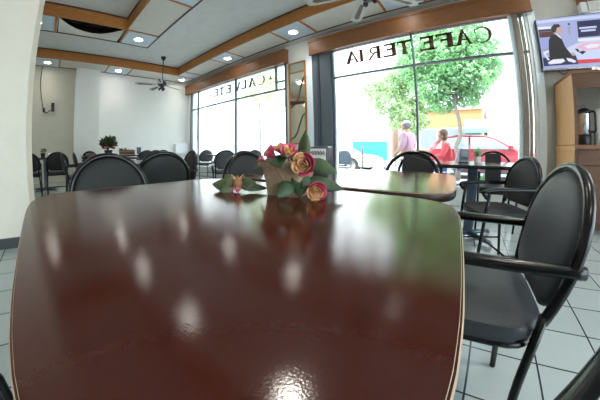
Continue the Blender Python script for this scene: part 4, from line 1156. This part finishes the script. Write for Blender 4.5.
# person 1: standing, pink striped shirt, seen from behind and the side, looking left
p1 = thing('person', 'standing person with grey hair and pink striped shirt outside the window', 'person', (-1.32, 6.25, -.02), R(75))
p1.scale = (1.18, 1.18, .93)
S1 = 1.0
wr = [(.24, .14, .83), (-.24, .14, .83)]
pr, fr_ = hand(wr[0], (0, .4, -1), (1, 0, 0)); pl, fl_ = hand(wr[1], (0, .4, -1), (-1, 0, 0))
pel = (0, 0, .86)
body = [[(pel, (.15, .11)), ((0, .0, 1.05), (.14, .105)), ((0, -.02, 1.25), (.155, .11)), ((0, -.02, 1.36), (.10, .08)), ((0, .0, 1.43), .05), ((0, .015, 1.50), .055)],
        [((0, -.02, 1.25), (.155, .11)), ((.175, -.02, 1.32), .062), ((.225, -.03, 1.08), .048), (wr[0], .03), (pr, .024)], [((0, -.02, 1.25), (.155, .11)), ((-.175, -.02, 1.32), .062), ((-.225, -.03, 1.08), .048), (wr[1], .03), (pl, .024)],
        [(pel, (.15, .11)), ((.09, 0, .78), .095), ((.095, .02, .46), .062), ((.095, -.02, .09), .04), ((.10, .10, .035), .035), ((.10, .15, .03), .03)],
        [(pel, (.15, .11)), ((-.09, 0, .78), .095), ((-.095, -.02, .46), .062), ((-.095, -.05, .09), .04), ((-.10, .07, .035), .035), ((-.10, .12, .03), .03)]]
skin_mesh('body', body + fr_ + fl_, 'skin', p1)
skin_mesh('shirt', [[((0, 0, .84), (.175, .135)), ((0, 0, 1.05), (.17, .135)), ((0, -.02, 1.25), (.18, .135)), ((0, -.015, 1.37), (.10, .085))],
                    [((0, -.02, 1.25), (.18, .135)), ((.18, -.02, 1.32), .082), ((.232, -.03, 1.08), .066), ((.235, .05, .95), .055)],
                    [((0, -.02, 1.25), (.18, .135)), ((-.18, -.02, 1.32), .082), ((-.232, -.03, 1.08), .066), ((-.235, .05, .95), .055)]], 'stripe', p1)
skin_mesh('trousers', [[((0, 0, .87), (.165, .125)), ((.092, 0, .76), .108), ((.097, .02, .46), .08), ((.097, -.02, .10), .062)], [((0, 0, .87), (.165, .125)), ((-.092, 0, .76), .108), ((-.097, -.02, .46), .08), ((-.097, -.05, .10), .062)]], 'trousers', p1)
head(p1, (0, .03, 1.56), R(5), 'hair_grey', False, 1.0)
# person 2: seated, red jacket, facing left
p2 = thing('person', 'seated person in a red jacket and blue jeans outside the window', 'person', (-.42, 5.95, -.02), R(95))
wr = [(.17, .36, .70), (-.17, .36, .70)]
pr, fr_ = hand(wr[0], (-.2, 1, -.2), (0, 0, 1)); pl, fl_ = hand(wr[1], (.2, 1, -.2), (0, 0, 1))
pel = (0, -.05, .53)
body = [[(pel, (.15, .12)), ((0, -.06, .72), (.135, .10)), ((0, -.03, .93), (.15, .105)), ((0, -.01, 1.03), (.09, .075)), ((0, .02, 1.09), .05), ((0, .04, 1.15), .055)],
        [((0, -.03, .93), (.15, .105)), ((.175, -.02, .98), .06), ((.225, .07, .76), .047), (wr[0], .03), (pr, .024)], [((0, -.03, .93), (.15, .105)), ((-.175, -.02, .98), .06), ((-.225, .07, .76), .047), (wr[1], .03), (pl, .024)],
        [(pel, (.15, .12)), ((.09, .06, .52), .088), ((.105, .38, .50), .066), ((.10, .36, .09), .04), ((.10, .46, .035), .035), ((.10, .52, .03), .028)],
        [(pel, (.15, .12)), ((-.09, .06, .52), .088), ((-.105, .38, .50), .066), ((-.10, .34, .09), .04), ((-.10, .44, .035), .035), ((-.10, .50, .03), .028)]]
skin_mesh('body', body + fr_ + fl_, 'skin', p2)
skin_mesh('jacket', [[((0, -.05, .54), (.175, .145)), ((0, -.06, .72), (.17, .135)), ((0, -.03, .93), (.175, .135)), ((0, -.005, 1.04), (.10, .09))],
                     [((0, -.03, .93), (.175, .135)), ((.18, -.02, .98), .082), ((.235, .07, .76), .068), ((.18, .33, .70), .05)],
                     [((0, -.03, .93), (.175, .135)), ((-.18, -.02, .98), .082), ((-.235, .07, .76), .068), ((-.18, .33, .70), .05)]], 'jacket', p2)
skin_mesh('jeans', [[(pel, (.165, .125)), ((.092, .06, .52), .102), ((.107, .39, .50), .082), ((.102, .36, .10), .06)], [(pel, (.165, .125)), ((-.092, .06, .52), .102), ((-.107, .39, .50), .082), ((-.102, .34, .10), .06)]], 'jeans', p2)
head(p2, (0, .055, 1.20), R(0), 'hair_brown', True, .95)
bag = thing('shoulder_bag', 'navy bag hanging behind the red-jacketed person outside', 'bag', (-.10, 5.93, .46), R(90))
b = nb(); box(b, -.19, .19, -.06, .06, 0, .24, bev=.03); obj('body', b, 'bag_blue', bag, 'auto')
b = nb(); tube(b, fillet([(-.15, 0, .22), (-.08, .03, .44), (.08, .03, .44), (.15, 0, .22)], .06), .010, 7); obj('strap', b, 'bag_blue', bag, True)
